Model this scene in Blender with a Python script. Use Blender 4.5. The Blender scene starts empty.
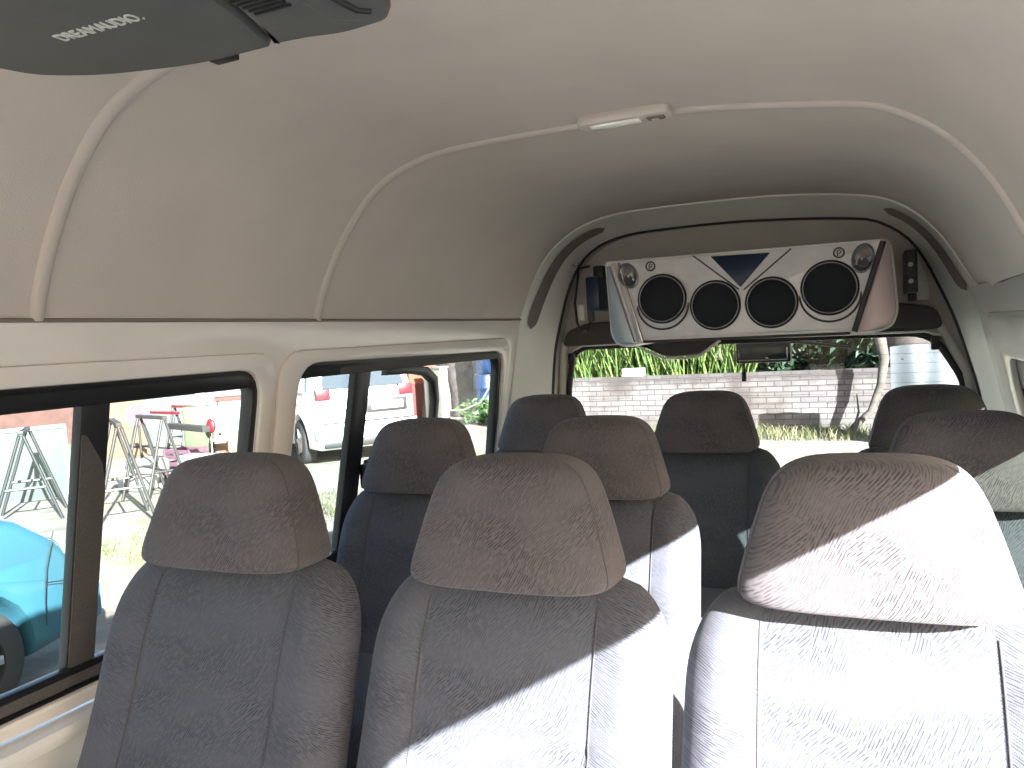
import bpy, bmesh, math, random
from mathutils import Vector, Matrix, Euler
from math import pi, sin, cos, radians
random.seed(7)
S = bpy.context.scene
COL = S.collection
S.view_settings.view_transform = 'Standard'
S.view_settings.look = 'None'
S.view_settings.gamma = 1
S.view_settings.use_curve_mapping = False
S.view_settings.exposure = 0.15
S.cycles.use_denoising = True
S.cycles.max_bounces = 10
S.cycles.diffuse_bounces = 6
S.cycles.transparent_max_bounces = 16
S.cycles.sample_clamp_indirect = 6

FLOOR = -1.15      # van floor (camera eye level is z = 0)
GROUND = -1.75     # street level

# ------------------------------------------------------------ materials
def newmat(name):
    m = bpy.data.materials.new(name); m.use_nodes = True
    nt = m.node_tree; b = nt.nodes['Principled BSDF']
    return m, nt, b
def N(nt, typ, **kw):
    n = nt.nodes.new(typ)
    for k, v in kw.items():
        if k in n.inputs: n.inputs[k].default_value = v
        else: setattr(n, k, v)
    return n
def plain(name, col, rough=0.5, metal=0.0, noise=0.0, nscale=20, bump=0.0, bscale=200, coat=0.0, spec=0.5):
    m, nt, b = newmat(name)
    c = (*col, 1)
    b.inputs['Base Color'].default_value = c
    b.inputs['Roughness'].default_value = rough
    b.inputs['Metallic'].default_value = metal
    b.inputs['Coat Weight'].default_value = coat
    b.inputs['Specular IOR Level'].default_value = spec
    tc = N(nt, 'ShaderNodeTexCoord')
    if noise:
        n = N(nt, 'ShaderNodeTexNoise', Scale=nscale, Detail=4.0)
        nt.links.new(tc.outputs['Object'], n.inputs['Vector'])
        r = N(nt, 'ShaderNodeValToRGB')
        r.color_ramp.elements[0].position = 0.3; r.color_ramp.elements[1].position = 0.7
        r.color_ramp.elements[0].color = (*[max(0, x*(1-noise)) for x in col], 1)
        r.color_ramp.elements[1].color = (*[min(1, x*(1+noise)) for x in col], 1)
        nt.links.new(n.outputs['Fac'], r.inputs['Fac'])
        nt.links.new(r.outputs['Color'], b.inputs['Base Color'])
    if bump:
        n2 = N(nt, 'ShaderNodeTexNoise', Scale=bscale, Detail=3.0)
        nt.links.new(tc.outputs['Object'], n2.inputs['Vector'])
        bp = N(nt, 'ShaderNodeBump', Strength=bump, Distance=0.002)
        nt.links.new(n2.outputs['Fac'], bp.inputs['Height'])
        nt.links.new(bp.outputs['Normal'], b.inputs['Normal'])
    return m

def fabric(name, base, dark, ang, seed=0.0):
    """woven seat cloth: short dark diagonal dashes in broken groups"""
    m, nt, b = newmat(name)
    L = nt.links.new
    tc = N(nt, 'ShaderNodeTexCoord')
    sep = N(nt, 'ShaderNodeSeparateXYZ'); L(tc.outputs['Object'], sep.inputs[0])
    add = N(nt, 'ShaderNodeMath', operation='MULTIPLY_ADD'); L(sep.outputs['Y'], add.inputs[0]); add.inputs[1].default_value = 0.7; L(sep.outputs['X'], add.inputs[2])
    comb = N(nt, 'ShaderNodeCombineXYZ'); L(add.outputs[0], comb.inputs['X']); L(sep.outputs['Z'], comb.inputs['Y']); comb.inputs['Z'].default_value = seed
    fields = []
    for k, (a, sc) in enumerate(((ang-radians(4), 100), (ang + radians(14), 108))):
        mp = N(nt, 'ShaderNodeMapping'); mp.inputs['Rotation'].default_value = (0, 0, -a)
        L(comb.outputs[0], mp.inputs['Vector'])
        w = N(nt, 'ShaderNodeTexWave', Scale=sc, Distortion=0.45, Detail=1.0)
        w.inputs['Detail Scale'].default_value = 1.2
        w.wave_type = 'BANDS'; w.bands_direction = 'Y'
        L(mp.outputs[0], w.inputs['Vector'])
        st = N(nt, 'ShaderNodeMapping'); st.inputs['Scale'].default_value = (85, 380, 1)
        L(mp.outputs[0], st.inputs['Vector'])
        n = N(nt, 'ShaderNodeTexNoise', Scale=1.0, Detail=1.0); L(st.outputs[0], n.inputs['Vector'])
        mr = N(nt, 'ShaderNodeMapRange'); L(n.outputs['Fac'], mr.inputs['Value'])
        mr.inputs['From Min'].default_value = 0.38; mr.inputs['From Max'].default_value = 0.55
        mu = N(nt, 'ShaderNodeMath', operation='MULTIPLY'); L(w.outputs['Fac'], mu.inputs[0]); L(mr.outputs[0], mu.inputs[1])
        fields.append(mu)
    pn = N(nt, 'ShaderNodeTexNoise', Scale=14.0, Detail=0.0); L(comb.outputs[0], pn.inputs['Vector'])
    pm = N(nt, 'ShaderNodeMapRange'); L(pn.outputs['Fac'], pm.inputs['Value']); pm.inputs['From Min'].default_value = 0.46; pm.inputs['From Max'].default_value = 0.54
    mx = N(nt, 'ShaderNodeMix', data_type='FLOAT'); L(pm.outputs[0], mx.inputs[0]); L(fields[0].outputs[0], mx.inputs[2]); L(fields[1].outputs[0], mx.inputs[3])
    # patches where the dashes are dense or sparse
    qn = N(nt, 'ShaderNodeTexNoise', Scale=9.0, Detail=1.0)
    mp2 = N(nt, 'ShaderNodeMapping'); mp2.inputs['Scale'].default_value = (1, 1.9, 1); mp2.inputs['Rotation'].default_value = (0, 0, -ang*0.6)
    L(comb.outputs[0], mp2.inputs['Vector']); L(mp2.outputs[0], qn.inputs['Vector'])
    qm = N(nt, 'ShaderNodeMapRange'); L(qn.outputs['Fac'], qm.inputs['Value']); qm.inputs['From Min'].default_value = 0.35; qm.inputs['From Max'].default_value = 0.62
    qm.inputs['To Min'].default_value = 0.35; qm.inputs['To Max'].default_value = 1.0
    m2 = N(nt, 'ShaderNodeMath', operation='MULTIPLY'); L(mx.outputs[0], m2.inputs[0]); L(qm.outputs[0], m2.inputs[1])
    cr = N(nt, 'ShaderNodeMix', data_type='RGBA'); L(m2.outputs[0], cr.inputs[0])
    cr.inputs[6].default_value = (*base, 1); cr.inputs[7].default_value = (*dark, 1)
    L(cr.outputs[2], b.inputs['Base Color'])
    b.inputs['Roughness'].default_value = 0.95
    b.inputs['Specular IOR Level'].default_value = 0.15
    b.inputs['Sheen Weight'].default_value = 0.15
    fn = N(nt, 'ShaderNodeTexNoise', Scale=900.0, Detail=1.0); L(tc.outputs['Object'], fn.inputs['Vector'])
    sm = N(nt, 'ShaderNodeMath', operation='MULTIPLY_ADD'); L(m2.outputs[0], sm.inputs[0]); sm.inputs[1].default_value = -1.0; L(fn.outputs['Fac'], sm.inputs[2])
    bp = N(nt, 'ShaderNodeBump', Strength=0.55, Distance=0.0012); L(sm.outputs[0], bp.inputs['Height']); L(bp.outputs[0], b.inputs['Normal'])
    return m

def glass(name, tint=(0.93, 0.96, 0.96), refl=0.06):
    m = bpy.data.materials.new(name); m.use_nodes = True; nt = m.node_tree
    nt.nodes.remove(nt.nodes['Principled BSDF'])
    out = nt.nodes['Material Output']
    t = N(nt, 'ShaderNodeBsdfTransparent'); t.inputs[0].default_value = (*tint, 1)
    g = N(nt, 'ShaderNodeBsdfGlossy'); g.inputs['Roughness'].default_value = 0.02
    lw = N(nt, 'ShaderNodeLayerWeight'); lw.inputs['Blend'].default_value = 0.5
    pw = N(nt, 'ShaderNodeMath', operation='POWER'); nt.links.new(lw.outputs['Facing'], pw.inputs[0]); pw.inputs[1].default_value = 4.0
    f = N(nt, 'ShaderNodeMath', operation='MULTIPLY_ADD'); nt.links.new(pw.outputs[0], f.inputs[0]); f.inputs[1].default_value = 0.55; f.inputs[2].default_value = refl*0.5
    mx = N(nt, 'ShaderNodeMixShader')
    nt.links.new(f.outputs[0], mx.inputs[0]); nt.links.new(t.outputs[0], mx.inputs[1]); nt.links.new(g.outputs[0], mx.inputs[2])
    nt.links.new(mx.outputs[0], out.inputs[0])
    return m

def brick_mat():
    m, nt, b = newmat('white_brick'); L = nt.links.new
    tc = N(nt, 'ShaderNodeTexCoord'); sp = N(nt, 'ShaderNodeSeparateXYZ'); L(tc.outputs['Object'], sp.inputs[0])
    cb = N(nt, 'ShaderNodeCombineXYZ'); L(sp.outputs['X'], cb.inputs['X']); L(sp.outputs['Z'], cb.inputs['Y'])
    br = N(nt, 'ShaderNodeTexBrick', Scale=1.0)
    br.inputs['Brick Width'].default_value = 0.27; br.inputs['Row Height'].default_value = 0.092
    br.inputs['Mortar Size'].default_value = 0.010; br.inputs['Mortar Smooth'].default_value = 0.2
    br.inputs['Color1'].default_value = (0.165, 0.152, 0.149, 1); br.inputs['Color2'].default_value = (0.095, 0.088, 0.092, 1)
    br.inputs['Mortar'].default_value = (0.05, 0.045, 0.045, 1)
    L(cb.outputs[0], br.inputs['Vector'])
    n = N(nt, 'ShaderNodeTexNoise', Scale=1.3, Detail=6.0); L(tc.outputs['Object'], n.inputs['Vector'])
    r = N(nt, 'ShaderNodeMapRange'); L(n.outputs['Fac'], r.inputs['Value']); r.inputs['From Min'].default_value = 0.44; r.inputs['From Max'].default_value = 0.62
    r.inputs['To Max'].default_value = 0.85
    mx = N(nt, 'ShaderNodeMix', data_type='RGBA'); L(r.outputs[0], mx.inputs[0]); L(br.outputs['Color'], mx.inputs[6]); mx.inputs[7].default_value = (0.045, 0.035, 0.034, 1)
    # weathered dark band along the top course and mould at the foot
    n2 = N(nt, 'ShaderNodeTexNoise', Scale=4.0, Detail=5.0); L(tc.outputs['Object'], n2.inputs['Vector'])
    a = N(nt, 'ShaderNodeMath', operation='MULTIPLY_ADD'); L(n2.outputs['Fac'], a.inputs[0]); a.inputs[1].default_value = 0.35; L(sp.outputs['Z'], a.inputs[2])
    r2 = N(nt, 'ShaderNodeMapRange'); L(a.outputs[0], r2.inputs['Value']); r2.inputs['From Min'].default_value = 0.96; r2.inputs['From Max'].default_value = 1.06; r2.inputs['To Max'].default_value = 0.7
    mx2 = N(nt, 'ShaderNodeMix', data_type='RGBA'); L(r2.outputs[0], mx2.inputs[0]); L(mx.outputs[2], mx2.inputs[6]); mx2.inputs[7].default_value = (0.042, 0.036, 0.037, 1)
    r3 = N(nt, 'ShaderNodeMapRange'); L(a.outputs[0], r3.inputs['Value']); r3.inputs['From Min'].default_value = 0.42; r3.inputs['From Max'].default_value = 0.30; r3.inputs['To Max'].default_value = 0.6
    mx3 = N(nt, 'ShaderNodeMix', data_type='RGBA'); L(r3.outputs[0], mx3.inputs[0]); L(mx2.outputs[2], mx3.inputs[6]); mx3.inputs[7].default_value = (0.10, 0.095, 0.085, 1)
    L(mx3.outputs[2], b.inputs['Base Color']); b.inputs['Roughness'].default_value = 0.9
    bp = N(nt, 'ShaderNodeBump', Strength=0.6, Distance=0.01); L(br.outputs['Fac'], bp.inputs['Height']); bp.invert = True; L(bp.outputs[0], b.inputs['Normal'])
    return m

def ground_mat():
    m, nt, b = newmat('dirt_yard'); L = nt.links.new
    tc = N(nt, 'ShaderNodeTexCoord')
    n = N(nt, 'ShaderNodeTexNoise', Scale=2.5, Detail=8.0); L(tc.outputs['Object'], n.inputs['Vector'])
    r = N(nt, 'ShaderNodeValToRGB'); L(n.outputs['Fac'], r.inputs['Fac'])
    r.color_ramp.elements[0].position = 0.36; r.color_ramp.elements[0].color = (0.15, 0.138, 0.112, 1)
    r.color_ramp.elements[1].position = 0.56; r.color_ramp.elements[1].color = (0.24, 0.225, 0.195, 1)
    n2 = N(nt, 'ShaderNodeTexNoise', Scale=0.5, Detail=5.0); L(tc.outputs['Object'], n2.inputs['Vector'])
    r2 = N(nt, 'ShaderNodeMapRange'); L(n2.outputs['Fac'], r2.inputs['Value']); r2.inputs['From Min'].default_value = 0.5; r2.inputs['From Max'].default_value = 0.62; r2.inputs['To Max'].default_value = 0.55
    n3 = N(nt, 'ShaderNodeTexNoise', Scale=18.0, Detail=4.0); L(tc.outputs['Object'], n3.inputs['Vector'])
    mu = N(nt, 'ShaderNodeMath', operation='MULTIPLY'); L(r2.outputs[0], mu.inputs[0]); L(n3.outputs['Fac'], mu.inputs[1])
    mu2 = N(nt, 'ShaderNodeMath', operation='MULTIPLY'); mu2.use_clamp = True; L(mu.outputs[0], mu2.inputs[0]); mu2.inputs[1].default_value = 2.0
    mx = N(nt, 'ShaderNodeMix', data_type='RGBA'); L(mu2.outputs[0], mx.inputs[0]); L(r.outputs[0], mx.inputs[6]); mx.inputs[7].default_value = (0.13, 0.15, 0.065, 1)
    L(mx.outputs[2], b.inputs['Base Color']); b.inputs['Roughness'].default_value = 0.95
    bp = N(nt, 'ShaderNodeBump', Strength=0.5, Distance=0.03); L(n3.outputs['Fac'], bp.inputs['Height']); L(bp.outputs[0], b.inputs['Normal'])
    return m

def leafmat(name, c1, c2, scale=6):
    m, nt, b = newmat(name); L = nt.links.new
    tc = N(nt, 'ShaderNodeTexCoord')
    n = N(nt, 'ShaderNodeTexNoise', Scale=scale, Detail=3.0); L(tc.outputs['Object'], n.inputs['Vector'])
    r = N(nt, 'ShaderNodeValToRGB'); L(n.outputs['Fac'], r.inputs['Fac'])
    r.color_ramp.elements[0].position = 0.35; r.color_ramp.elements[0].color = (*c1, 1)
    r.color_ramp.elements[1].position = 0.65; r.color_ramp.elements[1].color = (*c2, 1)
    L(r.outputs[0], b.inputs['Base Color']); b.inputs['Roughness'].default_value = 0.6
    b.inputs['Transmission Weight'].default_value = 0.0
    return m

M = {}
M['lining'] = plain('roof_lining_vinyl', (0.555, 0.50, 0.455), 0.75, noise=0.05, nscale=5, bump=0.35, bscale=420)
M['rib'] = plain('roof_lining_rib', (0.52, 0.47, 0.43), 0.65, bump=0.2, bscale=300)
M['cream'] = plain('cream_painted_steel', (0.84, 0.79, 0.75), 0.22, noise=0.03, nscale=6, coat=0.4)
M['creamd'] = plain('grey_door_liner', (0.56, 0.53, 0.49), 0.6, noise=0.05, nscale=10, bump=0.2, bscale=300)
M['pillar'] = plain('pillar_paint', (0.70, 0.69, 0.64), 0.35, noise=0.05, nscale=6, coat=0.2)
M['slot'] = plain('recess_felt', (0.20, 0.17, 0.155), 0.9, bump=0.2, bscale=400)
M['black'] = plain('black_rubber', (0.012, 0.013, 0.015), 0.45)
M['blackframe'] = plain('black_anodised_frame', (0.018, 0.019, 0.022), 0.3)
M['stile'] = plain('sunlit_frame_grey', (0.085, 0.08, 0.08), 0.7, noise=0.2, nscale=300)  # paler grey that paints sunlight onto the black window frames
M['darktrim'] = plain('dark_trim', (0.075, 0.065, 0.06), 0.6, bump=0.1)
M['floor'] = plain('floor_mat', (0.10, 0.10, 0.10), 0.9, noise=0.2, nscale=40)
M['fab'] = fabric('seat_cloth_centre', (0.100, 0.108, 0.135), (0.034, 0.038, 0.052), radians(38))
M['fabb'] = fabric('seat_cloth_bolster', (0.100, 0.107, 0.133), (0.035, 0.038, 0.052), radians(-35), 3.0)
M['fabh'] = fabric('seat_cloth_headrest', (0.120, 0.111, 0.124), (0.040, 0.036, 0.042), radians(40), 5.0)
M['pipe'] = plain('seat_piping', (0.060, 0.060, 0.069), 0.8)
M['seatback'] = plain('seat_plastic', (0.12, 0.12, 0.125), 0.6)
M['steel'] = plain('seat_frame_steel', (0.25, 0.25, 0.26), 0.35, metal=0.9)
M['glass'] = glass('window_glass', (0.90, 0.93, 0.93))
M['glassd'] = glass('sliding_pane_glass', (0.80, 0.86, 0.87))
M['glasst'] = glass('green_tinted_glass', (0.50, 0.55, 0.50))
M['silver'] = plain('silver_plastic', (0.72, 0.70, 0.70), 0.38, metal=0.25, noise=0.06, nscale=25)
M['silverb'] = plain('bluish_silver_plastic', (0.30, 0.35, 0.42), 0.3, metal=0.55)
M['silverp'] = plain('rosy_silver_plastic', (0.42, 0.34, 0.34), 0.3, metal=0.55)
M['groove'] = plain('dark_groove', (0.06, 0.055, 0.055), 0.6)
M['cone'] = plain('speaker_mesh', (0.006, 0.008, 0.014), 0.7, bump=0.6, bscale=900)
M['ring'] = plain('speaker_ring', (0.015, 0.014, 0.016), 0.35)
M['chrome'] = plain('chrome', (0.6, 0.57, 0.55), 0.15, metal=1.0)
M['blue'] = plain('blue_badge', (0.004, 0.018, 0.055), 0.3)
M['monitor'] = plain('monitor_plastic', (0.085, 0.090, 0.086), 0.5, noise=0.06, nscale=30, bump=0.1, bscale=500)
M['whitetext'] = plain('white_print', (0.60, 0.62, 0.60), 0.5)
M['lens'] = plain('lamp_lens', (0.80, 0.78, 0.74), 0.15, coat=0.5)
M['lampbase'] = plain('lamp_base', (0.55, 0.50, 0.46), 0.4)
M['brick'] = brick_mat()
M['ground'] = ground_mat()
M['white'] = plain('white_car_paint', (0.80, 0.80, 0.80), 0.25, coat=0.6)
M['cyan'] = plain('light_blue_car_paint', (0.032, 0.108, 0.145), 0.25, coat=0.6)
M['tyre'] = plain('tyre', (0.03, 0.03, 0.03), 0.8)
M['hub'] = plain('wheel_hub', (0.45, 0.45, 0.46), 0.35, metal=0.7)
M['red'] = plain('red_paint', (0.1152, 0.0086, 0.0144), 0.4)
M['redlens'] = plain('red_lamp_lens', (0.0720, 0.0090, 0.0158), 0.3)
M['carglass'] = plain('car_glass', (0.04, 0.05, 0.06), 0.1)
M['board'] = plain('pale_green_board', (0.0684, 0.0828, 0.0778), 0.7, noise=0.10, nscale=3)
M['bare'] = plain('galvanised_tube', (0.034, 0.036, 0.035), 0.45, metal=0.3, noise=0.15, nscale=8)
M['wood'] = plain('dark_plank', (0.022, 0.021, 0.020), 0.8, noise=0.2)
M['peach'] = plain('peach_panel', (0.1224, 0.0720, 0.0396), 0.8, noise=0.1, nscale=4)
M['terra'] = plain('terracotta_wall', (0.0720, 0.0324, 0.0252), 0.85, noise=0.2, nscale=6)
M['tarp'] = plain('grey_blue_tarp', (0.0612, 0.0756, 0.0792), 0.7, noise=0.35, nscale=2.5)
M['green'] = plain('olive_green_panel', (0.0360, 0.0504, 0.0180), 0.6, noise=0.1)
M['mural'] = plain('teal_washed_panel', (0.0864, 0.1152, 0.1116), 0.7, noise=0.35, nscale=1.6)
M['mural2'] = plain('orange_washed_panel', (0.1368, 0.0792, 0.0468), 0.7, noise=0.25, nscale=2)
M['orange'] = plain('salmon_orange_panel', (0.1440, 0.0468, 0.0252), 0.7, noise=0.05)
M['orange2'] = plain('brick_orange_panel', (0.0720, 0.0158, 0.0101), 0.7, noise=0.05)
M['post'] = plain('white_post', (0.1728, 0.1656, 0.1440), 0.6, noise=0.05)
M['drum'] = plain('blue_drum_plastic', (0.0101, 0.0274, 0.0720), 0.4, noise=0.1)
M['bark'] = plain('grey_bark', (0.0540, 0.0446, 0.0432), 0.9, noise=0.4, nscale=6, bump=1.0, bscale=12)
M['pbark'] = plain('pale_bark', (0.0792, 0.0706, 0.0612), 0.9, noise=0.25, nscale=6, bump=0.8, bscale=14)
M['sheet'] = plain('white_sheet', (0.0612, 0.0720, 0.0828), 0.5, noise=0.12, nscale=3)
M['leafd'] = leafmat('dark_leaves', (0.006, 0.018, 0.010), (0.03, 0.065, 0.032))
M['leafg'] = leafmat('bright_reeds', (0.030, 0.075, 0.014), (0.115, 0.165, 0.040), 4)
M['leafm'] = leafmat('mid_leaves', (0.02, 0.06, 0.015), (0.07, 0.13, 0.035))
M['grass'] = leafmat('yard_grass', (0.06, 0.075, 0.025), (0.15, 0.142, 0.075), 3)
M['cream_w'] = plain('weathered_white_panel', (0.17, 0.175, 0.17), 0.6, noise=0.06)
M['pink'] = plain('pink_cloth', (0.09, 0.045, 0.065), 0.8)
M['ivory'] = plain('white_plastic', (0.2160, 0.2160, 0.2088), 0.5)
M['plate'] = plain('number_plate', (0.70, 0.70, 0.70), 0.5)
M['cream_l'] = plain('white_paint_panel', (0.80, 0.80, 0.80), 0.35, noise=0.03, nscale=3)

# ------------------------------------------------------------ helpers
def tag(o, label=None, cat=None, group=None, kind=None):
    if label: o['label'] = label
    if cat: o['category'] = cat
    if group: o['group'] = group
    if kind: o['kind'] = kind
    return o
def empty(name, loc=(0, 0, 0), rz=0.0):
    o = bpy.data.objects.new(name, None); COL.objects.link(o)
    o.location = loc; o.rotation_euler = (0, 0, rz); o.empty_display_size = 0.1
    return o
def smooth(me, ang=None):
    for p in me.polygons: p.use_smooth = True
    if ang is not None:
        me.set_sharp_from_angle(angle=ang)
def mesh(name, verts, faces, m, parent=None, sm=None, loc=None):
    me = bpy.data.meshes.new(name); me.from_pydata([tuple(v) for v in verts], [], faces); me.validate(); me.update()
    o = bpy.data.objects.new(name, me); COL.objects.link(o); me.materials.append(m)
    if sm is not None: smooth(me, sm)
    if parent: o.parent = parent
    if loc: o.location = loc
    return o
def bmobj(name, bm, m, parent=None, sm=0.6, loc=None):
    bmesh.ops.recalc_face_normals(bm, faces=bm.faces)
    me = bpy.data.meshes.new(name); bm.to_mesh(me); bm.free()
    o = bpy.data.objects.new(name, me); COL.objects.link(o); me.materials.append(m)
    if sm is not None: smooth(me, sm)
    if parent: o.parent = parent
    if loc: o.location = loc
    return o
def box_bm(bm, c, s, bev=0.0, rot=None, seg=2):
    r = bmesh.ops.create_cube(bm, size=1.0)
    vs = r['verts']
    mat = Matrix.Translation(c) @ (rot.to_4x4() if rot else Matrix.Identity(4)) @ Matrix.Diagonal((*s, 1))
    bmesh.ops.transform(bm, matrix=mat, verts=vs)
    if bev:
        es = list({e for v in vs for e in v.link_edges})
        bmesh.ops.bevel(bm, geom=es, offset=bev, segments=seg, affect='EDGES', profile=0.6)
def box(name, c, s, m, parent=None, bev=0.004, rot=None):
    bm = bmesh.new(); box_bm(bm, c, s, bev, rot)
    return bmobj(name, bm, m, parent)
def tube_bm(bm, pts, r, n=8, closed=False, caps=True):
    pts = [Vector(p) for p in pts]
    rr = r if isinstance(r, (list, tuple)) else [r]*len(pts)
    rings = []
    prev = None
    for i, p in enumerate(pts):
        a = pts[i-1] if (i > 0 or closed) else p
        b = pts[(i+1) % len(pts)] if (i < len(pts)-1 or closed) else p
        t = (b-a).normalized()
        if prev is None:
            u = t.orthogonal().normalized()
        else:
            u = (prev - t*prev.dot(t)).normalized()
        prev = u; v = t.cross(u)
        rings.append([bm.verts.new(p + (u*cos(2*pi*k/n)+v*sin(2*pi*k/n))*rr[i]) for k in range(n)])
    m_ = len(rings) if closed else len(rings)-1
    for i in range(m_):
        A, B = rings[i], rings[(i+1) % len(rings)]
        for k in range(n):
            bm.faces.new((A[k], A[(k+1) % n], B[(k+1) % n], B[k]))
    if caps and not closed:
        bm.faces.new(rings[0][::-1]); bm.faces.new(rings[-1])
def tube(name, pts, r, m, parent=None, n=8, closed=False):
    bm = bmesh.new(); tube_bm(bm, pts, r, n, closed)
    return bmobj(name, bm, m, parent, sm=0.9)
def cyl(name, c, axis, r, h, m, parent=None, n=32, bev=0.0):
    bm = bmesh.new()
    bmesh.ops.create_cone(bm, cap_ends=True, segments=n, radius1=r, radius2=r, depth=h)
    if bev:
        es = [e for e in bm.edges if abs(abs(e.verts[0].co.z)-h/2) < 1e-6 and abs(e.verts[0].co.z-e.verts[1].co.z) < 1e-6]
        bmesh.ops.bevel(bm, geom=es, offset=bev, segments=2, affect='EDGES')
    q = Vector((0, 0, 1)).rotation_difference(Vector(axis).normalized())
    bmesh.ops.transform(bm, matrix=Matrix.Translation(c) @ q.to_matrix().to_4x4(), verts=bm.verts)
    return bmobj(name, bm, m, parent, sm=0.6)
def rounded(poly, rad, seg=5):
    """round the corners of a 2-D polygon"""
    out = []; n = len(poly)
    rads = rad if isinstance(rad, (list, tuple)) else [rad]*n
    for i, p in enumerate(poly):
        p = Vector(p); a = Vector(poly[i-1]); b = Vector(poly[(i+1) % n])
        r = min(rads[i], (a-p).length*0.45, (b-p).length*0.45)
        if r <= 0: out.append(tuple(p)); continue
        s = p+(a-p).normalized()*r; e = p+(b-p).normalized()*r
        for k in range(seg+1):
            t = k/seg; out.append(tuple(s*(1-t)**2 + p*2*t*(1-t) + e*t*t))
    return out
def plate(name, outer, holes, thick, fmap, m, parent=None, bev=0.0, sm=0.6):
    """a flat sheet with holes, given thickness; (u, v, w) goes through fmap"""
    cu = bpy.data.curves.new(name, 'CURVE'); cu.dimensions = '2D'; cu.fill_mode = 'BOTH'
    for P in [outer]+list(holes):
        sp = cu.splines.new('POLY'); sp.points.add(len(P)-1); sp.use_cyclic_u = True
        for i, p in enumerate(P): sp.points[i].co = (p[0], p[1], 0, 1)
    cu.extrude = thick/2 - bev; cu.bevel_depth = bev; cu.bevel_resolution = 1
    if bev: cu.offset = -bev
    o = bpy.data.objects.new(name, cu); COL.objects.link(o)
    dg = bpy.context.evaluated_depsgraph_get()
    me = bpy.data.meshes.new_from_object(o.evaluated_get(dg))
    bpy.data.objects.remove(o); bpy.data.curves.remove(cu)
    for v in me.vertices: v.co = fmap(v.co.x, v.co.y, v.co.z)
    bm = bmesh.new(); bm.from_mesh(me); bpy.data.meshes.remove(me)
    bmesh.ops.remove_doubles(bm, verts=bm.verts, dist=1e-5)
    return bmobj(name, bm, m, parent, sm=sm)
def loft(name, rows, m, parent=None, closed_u=False, sm=1.2, thick=0.0):
    verts = [p for r in rows for p in r]; n = len(rows[0]); faces = []
    for i in range(len(rows)-1):
        for k in range(n if closed_u else n-1):
            a = i*n+k; b = i*n+(k+1) % n
            faces.append((a, b, b+n, a+n))
    o = mesh(name, verts, faces, m, parent, sm=sm)
    if thick:
        md = o.modifiers.new('thickness', 'SOLIDIFY'); md.thickness = thick; md.offset = 0
    return o
def resample(pts, n):
    pts = [Vector(p) for p in pts]
    # Catmull-Rom then equal-length sampling
    fine = []
    for i in range(len(pts)-1):
        p0 = pts[max(i-1, 0)]; p1 = pts[i]; p2 = pts[i+1]; p3 = pts[min(i+2, len(pts)-1)]
        for k in range(12):
            t = k/12
            fine.append(0.5*((2*p1)+(-p0+p2)*t+(2*p0-5*p1+4*p2-p3)*t*t+(-p0+3*p1-3*p2+p3)*t**3))
    fine.append(pts[-1])
    d = [0]
    for a, b in zip(fine, fine[1:]): d.append(d[-1]+(b-a).length)
    out = []; j = 0
    for i in range(n):
        s = d[-1]*i/(n-1)
        while j < len(d)-2 and d[j+1] < s: j += 1
        t = (s-d[j])/max(1e-9, d[j+1]-d[j]); out.append(fine[j].lerp(fine[j+1], min(1, max(0, t))))
    return out
def copy_tree(o, parent=None):
    c = o.copy(); COL.objects.link(c)
    if parent: c.parent = parent
    for ch in list(o.children): copy_tree(ch, c)
    return c
def text_obj(name, body, size, m, mat, parent=None, ext=0.0006, shear=0.0, sx=1.0):
    cu = bpy.data.curves.new(name, 'FONT'); cu.body = body; cu.size = size; cu.extrude = ext; cu.shear = shear
    cu.align_x = 'LEFT'
    o = bpy.data.objects.new(name, cu); COL.objects.link(o)
    me = bpy.data.meshes.new_from_object(o.evaluated_get(bpy.context.evaluated_depsgraph_get()))
    bpy.data.objects.remove(o)
    for v in me.vertices: v.co.x *= sx
    me.transform(mat)
    t = bpy.data.objects.new(name, me); COL.objects.link(t); me.materials.clear(); me.materials.append(m)
    if parent: t.parent = parent
    return t

# ------------------------------------------------------------ camera
cam_d = bpy.data.cameras.new('camera'); cam = bpy.data.objects.new('camera', cam_d); COL.objects.link(cam)
cam_d.sensor_width = 36; cam_d.lens = 800/1024*36; cam_d.clip_start = 0.02; cam_d.clip_end = 500
Yv = Vector((358, 64, 800)).normalized(); H = Vector((1, 0.057, 0))
Zv = Yv.cross(H); Zv = Zv if Zv.y > 0 else -Zv; Zv.normalize()
Xv = Zv.cross(Yv); Xv = Xv if Xv.x > 0 else -Xv
R = Matrix(((Xv.x, Xv.y, -Xv.z), (Yv.x, Yv.y, -Yv.z), (Zv.x, Zv.y, -Zv.z)))
cam.matrix_world = R.to_4x4()
S.camera = cam

# ------------------------------------------------------------ light
w = bpy.data.worlds.new('sky'); S.world = w; w.use_nodes = True
sky = w.node_tree.nodes.new('ShaderNodeTexSky'); sky.sky_type = 'NISHITA'; sky.sun_disc = False
sd = Vector((-1, 0.80, -0.55)).normalized()
sky.sun_elevation = math.asin(-sd.z); sky.sun_rotation = math.atan2(-sd.x, -sd.y)
sky.air_density = 1.0; sky.dust_density = 3.0
bg = w.node_tree.nodes['Background']; w.node_tree.links.new(sky.outputs[0], bg.inputs[0]); bg.inputs[1].default_value = 0.44
sl = bpy.data.lights.new('sun', 'SUN'); sl.energy = 44.0; sl.angle = radians(0.53); sl.color = (1.0, 0.975, 0.945)
so = bpy.data.objects.new('sun', sl); COL.objects.link(so)
so.rotation_euler = sd.to_track_quat('-Z', 'Y').to_euler(); so.location = (6, -4, 6)

# ------------------------------------------------------------ van shell
def xl(z): return -1.163 + 0.21*z if z > -0.62 else -1.293
def xr(z): return 0.288 - 0.21*z if z > -0.62 else 0.418
FRONT = -1.3
YA = 2.65
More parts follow.
